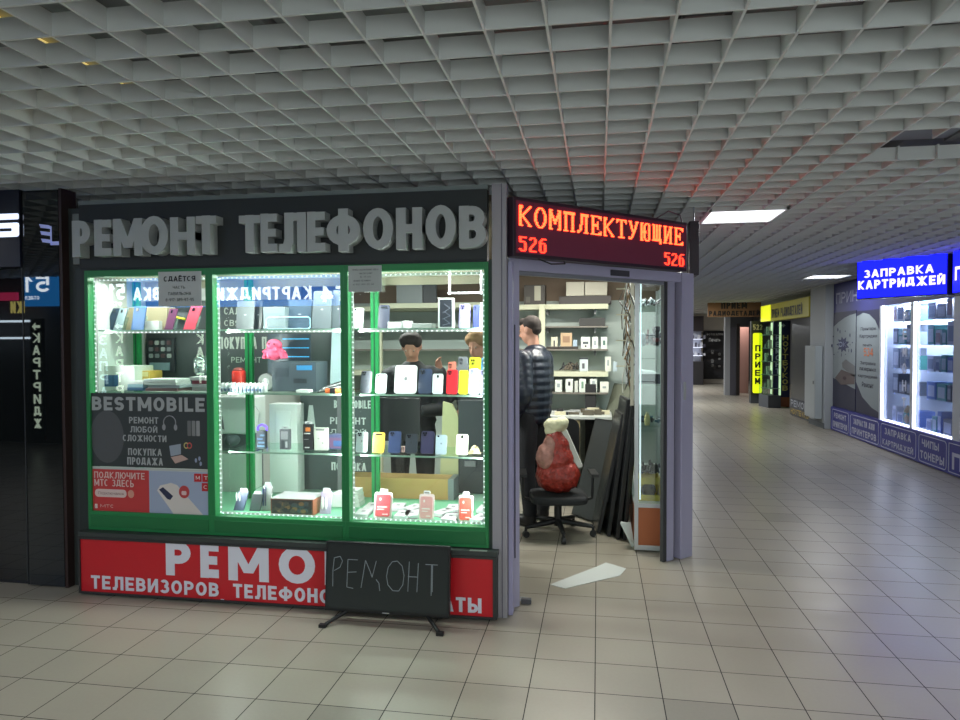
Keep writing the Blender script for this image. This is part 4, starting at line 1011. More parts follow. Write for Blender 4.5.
MB().box(x0, x1, EY - .05, EY - .005, z0, z1, mat((30, 30, 32), .5)).build('sheet', bp_)
t = MB(); w = x1 - x0; h = z1 - z0
t.text('ФОТОСАЛОН', x0 + .15 * w, x0 + .85 * w, z1 - .09 * h, z1 - .05 * h, EY - .055, PAPER, off=.02).text('Печать', x0 + .25 * w, x0 + .75 * w, z1 - .22 * h, z1 - .15 * h, EY - .055, PAPER, off=.01)
for i in range(12):
    an = i * 2.1; t.prism(oval(x0 + w * (.5 + .2 * math.cos(an)), z0 + h * (.42 + .16 * math.sin(an * 1.7)), .05, .04, 8), EY - .055, EY - .051, mat((170, 170, 168), .5))
t.build('lettering', bp_)
fs = thing('far_showcase', 'lit showcase with dark base at the end of the corridor', 'showcase', (0, 0, 0))
x0 = X2(688); x1 = X2(699.5)
MB().box(x0, x1, EY - 1.0, EY - .4, 0, .85, mat((36, 34, 36), .5)).box(x0, x1, EY - .45, EY - .4, .85, 1.95, mat((170, 172, 180), .5)).box(x0, x1, EY - 1, EY - .4, 1.95, 2.5, mat((44, 36, 38), .5)).build('showcase_body', fs)
m = MB()
for k in range(3): m.box(x0, x1 - .03, EY - .95, EY - .45, 1.05 + .3 * k, 1.07 + .3 * k, glow((215, 220, 240), 1.2))
m.build('shelf_light', fs)
m = MB()
for k in range(3):
    for j in range(5): m.box(x0 + .04 + j * .1, x0 + .1 + j * .1, EY - .9, EY - .8, 1.071 + .3 * k, 1.15 + .3 * k + .03 * ((j * 2 + k) % 4), mat(((120, 120, 130), (200, 200, 205), (70, 66, 80))[(j + k) % 3], .5))
m.build('goods', fs)
# ---- unseen lights added behind the viewer
fill_window('wide added fill window opposite the kiosk behind the viewer', -3.9, 1.0, .5, 2.1, 2.6)
fill_window('second added fill window behind the viewer, opposite the blue shop', -6.8, -4.1, .5, 2.1, 2.6)
for i, (x, y, p) in enumerate(((-2.562, .6, 22), (1.038, .6, 24), (-4.962, .6, 20), (3.238, 2.2, 10), (3.238, -.6, 12), (-.962, -1.0, 20), (-6.362, 2.0, 10))):  # unseen panels added overhead to brighten the near hall
    x = round((x - .038) / .2) * .2 + .038; y = round(y / .2) * .2
    cuts.append((x, x + .6, y, y + .6))
    panel_light('added unseen light panel behind the viewer, %s' % ('over the tiles before the kiosk', 'beside the first', 'towards the black shop', 'over the blue shop side', 'far back on the blue shop side', 'straight overhead', 'beyond the black shop')[i], x, y, 2.5, p)
for s_, x, y, p in (('added out of sight behind the kiosk, nearest', -.762, 8.6, 16), ('added out of sight behind the kiosk, middle', -.762, 12.6, 50), ('added out of sight behind the kiosk, far', -.762, 17., 90), ('over the far corridor', 1.638, 17.6, 90), ('near the end wall', 1.438, 23.6, 200)):  # the three behind the kiosk are hidden, added to brighten the corridor
    cuts.append((x, x + .6, y, y + .6)); panel_light('square light panel in the lattice ' + s_, x, y, 2.5, p)
struct(bars().build('ceiling_grid'))
# ================================================================== GOODS IN THE SHOP WINDOW
def xw(px, Y): return onY(px, 400, Y)[0]
def zw(px, py, Y): return onY(px, py, Y)[1]
camb = mat((24, 25, 30), .2)
def phone(label, a, b, top, z, Y, c, kind='phone', lean=12, group=None, deco=None, cat=None, name=None):
    """a phone, case or tablet leaning back on a small clear stand; a, b, top are where the photograph shows its outline at depth Y"""
    x0, x1 = xw(a, Y), xw(b, Y); w = x1 - x0; h = (zw((a + b) / 2, top, Y + .02) - z) / math.cos(R(lean)); th = .009
    nm = name or {'phone': 'smartphone', 'case': 'phone_case', 'tablet': 'tablet', 'blister': 'blister_pack', 'lid': 'laptop'}[kind]
    t = thing(nm, label, cat or {'phone': 'smartphone', 'case': 'phone case', 'tablet': 'tablet', 'blister': 'packaged phone case', 'lid': 'laptop'}[kind], ((x0 + x1) / 2, Y, z + .001), 0, group)
    M = Matrix.Rotation(R(-lean), 4, 'X')
    m = MB(); m.M = M
    body = mat(c, .3, coat=.3)
    hw = w / 2; yb = .0
    if kind == 'blister':
        k = rrect(-hw, hw, 0, h * .88, .012)
        m.prism(k, 0, .008, mat((232, 214, 214), .5)).prism(rrect(-hw * .45, hw * .45, h * .86, h, .008), .001, .006, mat((225, 220, 222), .5))
        m.build('card', t)
        q = MB(); q.M = M; q.prism(rrect(-hw * .8, hw * .8, h * .05, h * .8, .012), -.006, -.0005, body).build('phone_cover', t)
        q = MB(); q.M = M
        q.box(-hw * .3, hw * .3, -.0005, .0006, h * .91, h * .94, mat((80, 60, 64), .5))
        q.box(-hw * .6, hw * .5, -.0072, -.0062, h * .36, h * .40, mat((240, 225, 225), .5)).box(-hw * .6, hw * .2, -.0072, -.0062, h * .28, h * .31, mat((240, 225, 225), .5)).box(hw * .0, hw * .6, -.0072, -.0062, h * .12, h * .15, mat((240, 225, 225), .5)).prism(oval(-hw * .3, h * .64, hw * .12, h * .05, 12), -.0072, -.0062, mat((240, 225, 225), .5))
        q.build('print', t)
    else:
        m.prism(rrect(-hw, hw, 0, h, min(.018 if kind != 'lid' else .006, hw * .35)), 0, th, body); m.build('body', t)
        q = MB(); q.M = M
        if kind in ('phone', 'case'):
            r = hw * .2
            if deco == 'bar': q.prism(rrect(-hw * .6, hw * .6, h * .86, h * .92, .005), -.003, -.0002, camb)
            elif deco == 'mid': q.prism(oval(0, h * .87, r * .9, r * 1.5, 14), -.003, -.0002, camb)
            elif deco == 'dot': q.prism(oval(-hw * .55, h * .92, r * .8, r * .8, 12), -.003, -.0002, camb)
            else:
                q.prism(rrect(-hw * .82, hw * -.02, h * .78, h * .95, .008), -.003, -.0002, mat(tuple(int(v * .75) for v in c), .3))
                for u, v in ((-.6, .91), (-.24, .91), (-.42, .82)): q.prism(oval(hw * u, h * v, r * .62, r * .7, 10), -.0055, -.0031, camb)
            q.build('camera', t)
            if deco == 'logo' or kind == 'phone' and deco not in ('mid', 'bar'):
                q = MB(); q.M = M; q.prism(oval(0, h * .55, hw * .12, hw * .14, 10), -.001, -.0002, mat(tuple(max(0, int(v * .6)) for v in c), .3)).build('emblem', t)
        elif kind == 'tablet':
            q.prism(oval(0, h * .52, hw * .15, hw * .17, 14), -.001, -.0002, GREY).prism(oval(hw * .07, h * .52 + hw * .2, hw * .04, hw * .06, 8), -.001, -.0002, GREY).build('emblem', t)
        else: q.box(-hw * .12, hw * .12, -.001, -.0002, h * .5, h * .53, LGREY).build('emblem', t)
    # clear stand: a tray under it and a strut behind
    s_ = MB(); ms = glass_mat((225, 240, 235), .1, .1, .25)
    yb = math.sin(R(lean)) * h * .6
    s_.add([(-hw * .4, th + .001, .0), (hw * .4, th + .001, .0), (hw * .4, yb + .03, 0), (-hw * .4, yb + .03, 0), (-hw * .3, yb + th + .002, h * .55), (hw * .3, yb + th + .002, h * .55)],
           [(0, 3, 2, 1), (3, 4, 5, 2), (0, 1, 5, 4), (0, 4, 3), (1, 2, 5)], ms)
    s_.build('clear_stand', t)
    return t
def carton(name, label, cat, a, b, top, z, Y, c, d=.12, front=None, group=None, zb=None, side=None):
    x0, x1 = xw(a, Y), xw(b, Y); h = zw((a + b) / 2, top, Y) - z; w = x1 - x0
    t = thing(name, label, cat, ((x0 + x1) / 2, Y, z + .001), 0, group)
    MB().box(-w / 2, w / 2, 0, d, 0, h, mat(c, .5)).build('carton', t, min(.003, w * .05)) if not side else MB().box(-w / 2, w / 2, 0, d, 0, h - .002, mat(c, .5)).box(-w / 2, w / 2, 0, d, h - .002, h, mat(side, .5)).build('carton', t)
    if front:
        m = MB()
        for u0, u1, v0, v1, cc in front: m.prism(rrect(w * (u0 - .5), w * (u1 - .5), h * v0, h * v1, min(.004, w * (u1 - u0) * .2)), -.002 - .0003 * len(m.f) / 100, -.0004, mat(cc, .4))
        m.build('print', t)
    return t
S1, S2, S3, S0 = 1.68, 1.28, .91, .515
# ---- left pane, top shelf: leaning cases
def leaning(label, a, b, top, off, c, z=S1, Y=4.2):
    x0, x1 = xw(a, Y), xw(b, Y); z1 = zw(a, top, Y); w = x1 - x0; k = xw(off, Y) - xw(0, Y)
    t = thing('phone_case', label, 'phone case', (x0, Y, z + .001), 0, None)
    h = z1 - z
    MB().prism([(0, 0), (w, 0), (w + k, h), (k, h)], 0, .012, mat(c, .35)).build('cover', t, .003)
    MB().prism([(w * .1 + k * .9 + .006, h * .8), (w * .4 + k * .9, h * .8), (w * .4 + k, h * .93), (w * .1 + k + .006, h * .93)], -.003, -.0005, camb).build('camera_hole', t)
    MB().prism([(w * .3, 0), (w * .8, 0), (w * .75 + k * .6, h * .6), (w * .5 + k * .6, h * .6)], .013, .06, glass_mat((225, 240, 235), .1, .1, .25)).build('clear_stand', t)
leaning('pale clear case with a navy edge leaning at the left end of the top shelf', 114, 122, 308.5, 7, (150, 172, 178))
leaning('slanted dark navy case on the top shelf under the number 516 reflection', 106, 113, 308.5, 8, (38, 62, 84), Y=4.22)
leaning('slanted blue case on the top shelf before the green post', 132, 144, 306.5, 3.5, (48, 90, 140))
leaning('slanted plum-coloured case on the top shelf under the СДАЁТСЯ notice', 165, 173, 309, 5.5, (104, 58, 88))
leaning('slanted rose-red case at the end of the left top shelf', 184, 195, 306.5, 7.5, (206, 80, 96))
carton('storage_box', 'long beige box lying behind the cases on the left top shelf', 'box', 124, 168, 307, S1, 4.30, (156, 148, 118), .1)
carton('storage_box', 'flat white tray behind the plum case on the left top shelf', 'box', 146, 160, 321, S1, 4.24, (186, 190, 186), .04)
yl = MB().path([(xw(175, 4.26), 4.26, S1 + .09), (xw(186, 4.26), 4.26, S1 + .075)], .008, mat((222, 214, 40), .4), 8).box(xw(174, 4.28), xw(187, 4.28), 4.275, 4.31, S1 + .001, S1 + .12, mat((70, 76, 80), .5))
tag(yl.build('charger'), 'dark charger with a yellow stripe between the plum and rose-red cases', 'charger')
# second shelf of the left pane, behind the poster top
carton('paper_box', 'white box with a blue round emblem at the left end of the second shelf', 'box', 92, 135, 366, S2, 4.16, (206, 216, 206), .2, [(.18, .62, .15, .62, (48, 96, 136)), (.0, .3, .7, .98, (186, 200, 196))])
carton('storage_box', 'open amber box beside the white box on the second shelf', 'box', 136, 150, 371, S2, 4.24, (214, 176, 84), .14, [(.1, .9, .7, .95, (236, 222, 160))])
def stack(label, a, b, z, Y, cols, hh, d=.2):
    x0, x1 = xw(a, Y), xw(b, Y)
    for i, c in enumerate(cols):
        j = rnd.uniform(-.01, .01)
        o = MB().box(x0 + j, x1 + j, Y + j, Y + d, z + .001 + i * hh, z + (i + 1) * hh, mat(c, .6)).build('packed_case', None, .002)
        tag(o, label % ('lowest', 'second', 'third', 'fourth', 'topmost')[i if i < len(cols) - 1 else 4], 'packet')
stack('flat blue and white packet beside the amber box, %s of its pile', 128, 144, S2, 4.13, [(60, 96, 130), (150, 180, 190), (215, 218, 214)], .022, .1)
stack('flat packet in the middle of the left second shelf, %s of its pile', 146, 178, S2, 4.12, [(126, 96, 96), (180, 190, 196), (214, 218, 214), (226, 230, 226)], .02, .16)
stack('flat maroon and white packet by the first mullion, %s of its pile', 190, 206, S2, 4.12, [(190, 186, 184), (200, 204, 202), (150, 70, 84), (216, 218, 216)], .024, .16)
# background partition with accessories behind the left and middle panes
PB = 4.60
x0, x1 = xw(127, PB), xw(341, PB)
pt = thing('partition_board', 'dark grey board behind the window with САЛОН СВЯЗИ ПОКУПКА ПРОДАЖА lettering', 'board', (0, 0, 0))
zt = 1.90
MB().box(x0, x1, PB, PB + .03, 1.25, zt, mat((74, 82, 82), .6)).box(x0, x0 + .03, PB, PB + .03, .516, 1.25, GREY).box(x1 - .03, x1, PB, PB + .03, .516, 1.25, GREY).box(xw(212, PB) - .01, xw(212, PB) + .02, PB, PB + .03, .516, 1.25, GREY).build('board', pt)
t = MB(); lw = mat((190, 200, 190), .6)
def pbt(s, a, b, y0, y1): t.text(s, xw(a, PB), xw(b, PB), zw(a, y1, PB), zw(a, y0, PB), PB - .004, lw, off=.015)
pbt('САЛОН', 225.5, 252, 307.5, 314.5); pbt('СВЯЗИ', 225.5, 252, 320, 326); pbt('ПОКУПКА ПРОДАЖА', 219.5, 306, 337, 349); pbt('РЕМОНТ', 232, 262, 357, 362.5)
t.build('lettering', pt)
# framed set of pale phones on that board
fx0, fx1 = xw(151, PB), xw(177, PB); fz0, fz1 = zw(160, 372, PB), zw(160, 338, PB)
fm = thing('gadget_board', 'dark framed panel with rows of small pale gadgets in the left pane background', 'display panel', (fx0, PB - .03, fz0))
w, h = fx1 - fx0, fz1 - fz0
MB().box(0, w, 0, .02, 0, h, mat((54, 60, 64), .4)).build('panel', fm, .003)
m = MB()
for i in range(4):
    for j in range(3): m.prism(rrect(w * (.08 + .23 * i), w * (.22 + .23 * i), h * (.42 + .19 * j), h * (.54 + .19 * j), .008), -.012, -.0005, mat(((196, 200, 200), (150, 156, 160), (110, 80, 84))[(i + j) % 3], .4))
m.box(w * .1, w * .85, -.012, -.0005, h * .06, h * .28, mat((150, 176, 186), .4)); m.build('gadget_row', fm)
tag(MB().lathe([(.03, .0), (.045, .02), (.05, .07), (.045, .11), (.025, .13)], glass_mat((190, 215, 215), .25, .1, .15), n=20).build('glass_jar', loc=(xw(204, 4.3) - .02, 4.3, S2 + .1)), 'round clear jar on the packets by the first mullion', 'jar')
# ---- middle pane, top shelf: boxes and laptops
phone('light grey closed laptop leaning first on the middle top shelf', 236.5, 254, 301, S1, 4.22, (104, 110, 112), 'lid', 8)
phone('dark grey laptop leaning beside the green post on the top shelf', 254.5, 262, 301, S1, 4.26, (54, 60, 62), 'lid', 8)
carton('paper_box', 'grey carton with a printed label in the middle of the top shelf', 'box', 264, 286, 307, S1, 4.22, (112, 126, 130), .1, [(.1, .9, .72, .86, (120, 136, 140)), (.7, .9, .5, .6, (80, 90, 96))])
phone('blue-grey tablet box leaning behind the grey carton', 288, 311, 300, S1, 4.26, (66, 84, 100), 'lid', 8)
phone('wide grey laptop leaning at the end of the middle top shelf', 312.5, 331, 291, S1, 4.18, (92, 100, 104), 'lid', 8)
phone('half hidden grey laptop by the second mullion on the top shelf', 332, 344, 290, S1, 4.22, (86, 95, 100), 'lid', 8)
lf = thing('light_decoration', 'pale blue glowing outline modelled for a led frame reflection, middle top shelf', 'led frame', (0, 0, 0))  # reflection of a lit frame, modelled as a glowing outline
a0, a1 = xw(267, 4.14), xw(311, 4.14); z0, z1 = S1 + .004, zw(290, 317, 4.14); bl_ = glow((150, 215, 235), 1.6)
mb = MB(); pts = rrect(a0, a1, z0, z1, .02)
for p, q in zip(pts, pts[1:] + pts[:1]): mb.tube((p[0], 4.14, p[1]), (q[0], 4.14, q[1]), .003, bl_, n=6)
mb.build('reflection_outline', lf)
# second shelf of the middle pane
oc = thing('octopus_plush', 'pink plush octopus sitting on the dark receiver in the middle pane', 'plush toy', (xw(275, 4.26), 4.26, zw(275, 361, 4.26)))
pk_ = mat((232, 92, 128), .9, noise=.08)
MB().ball((0, 0, .105), (.05, .045, .04), pk_, 16, 10).build('head', oc)
for k in range(9):
    an = k * 2 * math.pi / 9 + .2; r = .07
    MB().path([(0, 0, .075), (r * .6 * math.cos(an), .4 * r * math.sin(an), .07 + .015 * math.sin(k * 2)), (r * math.cos(an), .5 * r * math.sin(an), .05 + .02 * math.sin(k * 3)), (r * 1.1 * math.cos(an), .5 * r * math.sin(an), .018 + .05 * (k % 2))], .015, pk_, 8).build('tentacle', oc)
MB().ball((0, 0, .05), (.06, .045, .045), pk_, 14, 8).ball((-.018, -.042, .112), .006, BLACK, 8, 6).ball((.018, -.042, .112), .006, BLACK, 8, 6).build('skirt', oc)
rx0, rx1 = xw(272, 4.2), xw(316, 4.2); rz = zw(295, 361.5, 4.2)
rd = thing('receiver', 'dark grey receiver box with a blue display in the middle pane', 'radio', ((rx0 + rx1) / 2, 4.2, S2 + .001)); w = rx1 - rx0; h = rz - S2 - .003
MB().box(-w / 2, w / 2, 0, .2, 0, h, mat((62, 72, 80), .45)).build('casing', rd, .004)
MB().box(w * .07, w * .42, -.003, -.0005, h * .72, h * .88, mat((60, 130, 180), .3)).build('display_strip', rd)
MB().box(0, w * .3, -.003, -.0005, h * .28, h * .44, mat((40, 46, 52), .4)).box(-w * .4, -w * .12, -.003, -.0005, h * .5, h * .8, mat((52, 62, 70), .4)).build('slot', rd)
tb_ = thing('tablet_display', 'dark screen with thin cyan lines standing behind the pink octopus', 'screen', (xw(290, 4.40), 4.40, S2 + .001))
a0, a1 = xw(268, 4.4) - xw(290, 4.4), xw(311, 4.4) - xw(290, 4.4); hz = zw(290, 334, 4.4) - S2
MB().box(a0, a1, 0, .012, 0, hz, mat((58, 74, 84), .3)).build('panel', tb_, .003)
m = MB()
for k in range(4): m.box(a0 + .11, a1 - .01, -.002, -.0005, hz * (.42 + .16 * k), hz * (.42 + .16 * k) + .006, glow((70, 170, 220), 1.))
m.build('lit_lines', tb_)
ln = thing('lantern', 'red glass lantern left of the green post on the middle second shelf', 'lantern', (xw(239, 4.3), 4.3, S2 + .001))
MB().lathe([(.04, .03), (.045, .06), (.045, .12), (.038, .13)], mat((225, 60, 50), .2), n=16).build('glass_body', ln)
MB().lathe([(.048, 0), (.048, .028), (.04, .03)], mat((120, 50, 50), .4), n=16).lathe([(.04, .13), (.03, .145), (.01, .15)], mat((150, 60, 56), .4), n=16).build('metal_cap', ln)
# row of small white bottles (three rows)
bt = None; k = 0; nb = 0
for r_ in range(3):
    for i in range(11):
        x = xw(222 + i * 3.9 + r_ * 1.1, 4.09 + r_ * .045); y = 4.09 + r_ * .045
        if bt is None:
            bt = thing('small_bottle', 'small white dropper bottle in the three-row group on the second shelf of the middle pane', 'bottle', (x, y, S2 + .001), 0, 'white dropper bottles')
            MB().lathe([(.0095, 0), (.0100, .03), (.009, .034)], mat((205, 212, 222), .3), n=12).box(-.007, .007, -.0104, -.0094, .008, .024, mat((90, 110, 150), .5)).build('bottle_body', bt)
            MB().lathe([(.006, .034), (.006, .042), (.002, .058)], mat((240, 242, 240), .4), n=10).build('nozzle', bt)
            kb = kids(bt)
        else:
            o = bt.copy(); COL.objects.link(o); o.location = (x, y, S2 + .001)
            for c in kb: d = c.copy(); COL.objects.link(d); d.parent = o
bb = thing('bottle', 'taller white bottle with a spout at the end of the dropper bottles', 'bottle', (xw(265.5, 4.15), 4.15, S2 + .001))
MB().lathe([(.013, 0), (.014, .05), (.008, .056)], WHITE, n=14).build('bottle_body', bb); MB().lathe([(.007, .056), (.004, .085)], WHITE, n=10).build('nozzle', bb)
tp = thing('tape_reel', 'grey wound tape reels standing behind the white bottles', 'reel', (xw(266, 4.3), 4.3, S2 + .001))
MB().tube((0, 0, .055), (0, .04, .055), .055, mat((130, 134, 130), .5), n=24).tube((0, -.004, .055), (0, 0, .055), .025, mat((176, 180, 176), .5), n=20).build('reel', tp)
tl = MB(); bx0 = xw(318, 4.12)
for k in range(5): tl.path([(bx0 + .005 + k * .012, 4.1, S2 + .006 + k * .008), (bx0 + .17, 4.14 + k * .03, S2 + .03 + k * .014)], .005, mat(((50, 52, 54), (160, 165, 165))[k % 2], .4, .3), 6)
tag(tl.build('tool_bundle'), 'bundle of thin tools lying by the second mullion on the second shelf', 'tools')
tag(MB().tube((xw(326, 4.08), 4.08, S2 + .016), (xw(341, 4.08), 4.08, S2 + .016), .015, mat((214, 98, 46), .5), n=14).box(xw(331, 4.08), xw(336, 4.08), 4.062, 4.098, S2 + .001, S2 + .034, BLACK).build('wire_spool'), 'orange wire spool with a black centre at the shelf edge of the middle pane', 'spool')
tag(MB().prism(rrect(xw(296, 4.1), xw(309, 4.1), S2 + .001, S2 + .02, .006), 4.1, 4.16, WHITE).build('power_adapter'), 'small white adapter lying before the dark receiver', 'adapter')
phone('translucent pale panel by the second mullion, second shelf', 330, 344, 331, S2, 4.38, (176, 196, 200), 'lid', 6, name='glass_sheet', cat='panel')
# third shelf of the middle pane
def slim(label, a, b, top, c, fr, z=S3, Y=4.16, tab=True, c2=None):
    t = carton('accessory_pack', label, 'package', a, b, top + (2.5 if tab else 0), z, Y, c, .03, fr)
    if tab:
        x0, x1 = xw(a, Y), xw(b, Y); w = x1 - x0; h = zw((a + b) / 2, top + 2.5, Y) - z
        MB().prism(rrect(-w * .35, w * .35, h, h + .018, .005), .012, .016, mat(c2 or (200, 205, 205), .5)).prism(rrect(-w * .15, w * .15, h + .006, h + .010, .002), .0105, .0115, camb).build('hang_tab', t)
    return t
slim('dark package with blue diagonal stripes next to the green post', 256, 265, 431, (44, 50, 62), [(.1, .9, .1, .2, (96, 130, 160)), (.2, .9, .3, .4, (96, 130, 160)), (.1, .7, .5, .6, (80, 110, 150)), (.4, .9, .7, .8, (90, 120, 150))], tab=False)
slim('slim package with a grey photo before the white cabinet door', 279, 289, 427, (96, 98, 104), [(.15, .85, .5, .9, (150, 150, 156)), (.2, .5, .05, .45, (60, 62, 70)), (.6, .8, .1, .4, (190, 190, 195))])
slim('black package with an orange spot and white text', 302.5, 312, 422, (30, 30, 32), [(.3, .8, .72, .88, (206, 120, 60)), (.1, .8, .62, .66, (220, 220, 220)), (.1, .6, .4, .43, (150, 150, 150)), (.2, .7, .08, .12, (220, 220, 220))])
slim('pale grey speckled package at the end of the middle third shelf', 313.5, 327, 428, (178, 182, 172), [(.15, .8, .88, .95, (110, 112, 112)), (.3, .4, .5, .55, (120, 120, 118)), (.6, .7, .3, .36, (120, 120, 118))], tab=False)
carton('gadget_box', 'flat blue and violet patterned box by the second mullion on the third shelf', 'box', 328, 345, 435, S3, 4.22, (78, 84, 120), .08, [(.05, .9, .1, .8, (110, 80, 110)), (.3, .95, .2, .6, (70, 100, 150))])
tag(MB().path([(xw(230, 4.2) + .0 * i, 4.2 + .02 * i, S3 + .006 + .012 * (i % 2)) for i in range(2)], .004, GREY).ball((xw(230, 4.22), 4.24, S3 + .041), (.05, .06, .04), mat((80, 88, 92), .6)).build('computer_mouse'), 'dark rounded gadget at the left end of the middle third shelf', 'gadget')
# bottom of the middle pane
def tpack(label, a, b, top, c, Y=4.12, lean=2.5):
    x0, x1 = xw(a, Y), xw(b, Y); w = x1 - x0; h = zw(a, top, Y) - S0; k = xw(lean, Y) - xw(0, Y)
    t = thing('accessory_pack', label, 'package', (x0, Y, S0 + .001))
    MB().prism([(0, 0), (w, 0), (w + k, h * .85), (k, h * .85)], 0, .012, mat(c, .4)).build('card', t, .002)
    MB().prism([(k + w * .1, h * .852), (k + w * .9, h * .852), (k + w * .8, h), (k + w * .2, h)], .002, .008, mat((200, 205, 210), .4)).build('hang_tab', t)
    return t
t = tpack('leaning blister with two silver earphones in the middle pane floor', 232, 242, 488, (98, 106, 136), lean=5)
MB().prism(oval(.028, .09, .007, .03, 10), -.008, -.0005, LGREY).prism(oval(.048, .09, .007, .03, 10), -.008, -.0005, LGREY).build('earphones', t)
tpack('plain dark card leaning beside the silver earphones', 248, 258.5, 491, (64, 72, 76), lean=3)
t = tpack('pale blister with a toothbrush-like gadget behind the graphics box', 260, 269, 482, (206, 204, 208), lean=2, Y=4.15)
MB().box(.012, .02, -.006, -.0005, .03, .14, mat((80, 100, 150), .4)).box(.028, .036, -.006, -.0005, .03, .15, mat((110, 110, 140), .4)).build('gadget_print', t)
t = tpack('violet blister with two white toothbrushes right of the graphics box', 318.5, 329.5, 488, (176, 160, 188), lean=1.5)
MB().prism(oval(.022, .07, .008, .04, 10), -.007, -.0005, WHITE).prism(oval(.045, .07, .008, .04, 10), -.007, -.0005, WHITE).build('gadget_print', t)
gb = carton('graphics_card_box', 'wide box with a dark dragon picture and orange sides on the window floor', 'box', 269.5, 312, 499, S0, 4.06, (140, 78, 54), .2, None, side=(196, 190, 196))
x0, x1 = xw(269.5, 4.06), xw(312, 4.06); w = x1 - x0; h = zw(290, 499, 4.06) - S0
m = MB().box(-w * .47, w * .47, -.002, -.0004, h * .08, h * .92, mat((56, 50, 48), .5))
for i in range(26):
    a_ = i * 1.7; rr2 = .15 + .2 * ((i * 7) % 5) / 5
    m.prism(oval(w * (.42 * math.cos(a_) * (1 - rr2)), h * (.5 + .24 * math.sin(a_ * 1.3)), w * .07, h * .13, 7), -.004 - .00003 * i, -.0022, mat(((34, 40, 52), (92, 78, 70), (150, 110, 70), (70, 84, 92))[i % 4], .5))
m.build('dragon_picture', gb)
carton('tissue_roll_bag', 'white folded cloth bag in the corner by the second mullion', 'bag', 331, 345, 494, S0, 4.3, (228, 232, 228), .12)
# white machines behind the middle pane, standing on a long counter
ct = thing('counter', 'pale long counter behind the shop window', 'counter', (0, 0, 0))
MB().box(m0 + .25, m3 + .02, 4.64, 4.98, .47, .50, mat((150, 190, 168), .6)).build('worktop', ct)
MB().box(m0 + .27, m3, 4.66, 4.68, .02, .47, mat((140, 150, 146), .6)).box(m0 + .27, m3, 4.94, 4.96, .02, .47, mat((140, 150, 146), .6)).build('side_panel', ct)
C0 = .501
def onc(a, b, top, Y): return xw(a, Y), xw(b, Y), zw((a + b) / 2, top, Y)
x0, x1, z1 = onc(218, 251, 397, 4.7)
z0 = zw(235, 437, 4.7)
pr = thing('printer', 'large white printer with a dark lower half behind the third shelf', 'printer', (0, 0, 0))
MB().box(x0, x1, 4.7, 4.93, z0 + .02, z1, mat((225, 236, 230), .4)).build('housing', pr, .012)
MB().box(x0 + .02, x1 - .02, 4.71, 4.93, z0 - .12, z0 + .019, mat((92, 96, 100), .5)).build('paper_tray', pr, .005)
MB().add([(x0 + .03, 4.697, z0 + .06), (x0 + .05, 4.697, z0 + .05), (x0 + .035, 4.697, z0 + .16)], [(0, 1, 2)], GREY).build('hinge', pr)
x0c, x1c, z1c = onc(222, 249, 457, 4.72)
wc = thing('paper_box', 'white square carton under the printer behind the middle pane', 'box', (0, 0, 0))
MB().box(x0c, x1c, 4.7, 4.92, C0, z0 - .125, mat((214, 232, 220), .6)).build('carton', wc, .003)
x0, x1, z1 = onc(269, 297, 404, 4.72)
wd = thing('white_cabinet', 'tall white cabinet with a recessed door behind the middle pane', 'cabinet', (0, 0, 0))
MB().box(x0, x1, 4.72, 4.84, C0, z1, mat((232, 240, 236), .4)).build('cabinet_body', wd, .004)
MB().box(x0 + .05, x1 - .05, 4.712, 4.719, C0 + .25, z1 - .05, mat((230, 240, 236), .4)).build('door_leaf', wd, .003)
# ring cable and violet lamp
vl = thing('ring_lamp', 'small violet glowing lamp between the green post and the white cabinet', 'lamp', (xw(262, 4.6), 4.6, zw(262, 436, 4.6)))
m = MB()
for i in range(16):
    a_, b_ = 2 * math.pi * i / 16, 2 * math.pi * (i + 1) / 16
    m.tube((.035 * math.cos(a_), 0, .05 + .03 * math.sin(a_)), (.035 * math.cos(b_), 0, .05 + .03 * math.sin(b_)), .008, glow((120, 90, 255), 2.), n=6)
m.build('light_ring', vl); MB().tube((0, 0, -.55), (0, 0, .015), .005, GREY).build('pole', vl)
MB().path([(-.03, .0, .09), (-.02, 0, .17), (-.07, 0, .24), (-.1, 0, .2)], .003, WHITE).build('cable', vl)
# dark banner seen beyond the cabinet
bn = thing('banner', 'dark banner with white BESTMOBILE РЕМОНТ lettering and a lamp picture behind the glass', 'banner', (0, 0, 0))
BYn = 4.86
x0, x1 = xw(300, BYn), xw(371, BYn); z1 = zw(330, 396, BYn); 
MB().box(x0, x1, BYn, BYn + .03, C0, z1, mat((76, 88, 88), .5)).build('panel', bn)
t = MB()
def bt_(s, a, b, y0, y1, sh=0.): t.text(s, xw(a, BYn), xw(b, BYn), zw(a, y1, BYn), zw(a, y0, BYn), BYn - .003, mat((215, 225, 222), .6), off=.03)
bt_('BESTMOBILE', 334, 371, 400, 408); bt_('РЕМОНТ', 330, 366, 417, 424); bt_('ЛЮБОЙ', 330, 366, 428, 433); bt_('ПОКУПКА', 331, 366, 462, 470)
t.build('lettering', bn)
q = MB(); xx, zz = xw(311, BYn), zw(311, 416, BYn); q.prism([(xx - .04, zz - .13), (xx + .04, zz - .13), (xx + .015, zz + .08), (xx - .015, zz + .08)], BYn - .004, BYn - .001, mat((200, 212, 208), .6)).build('lamp_picture', bn)
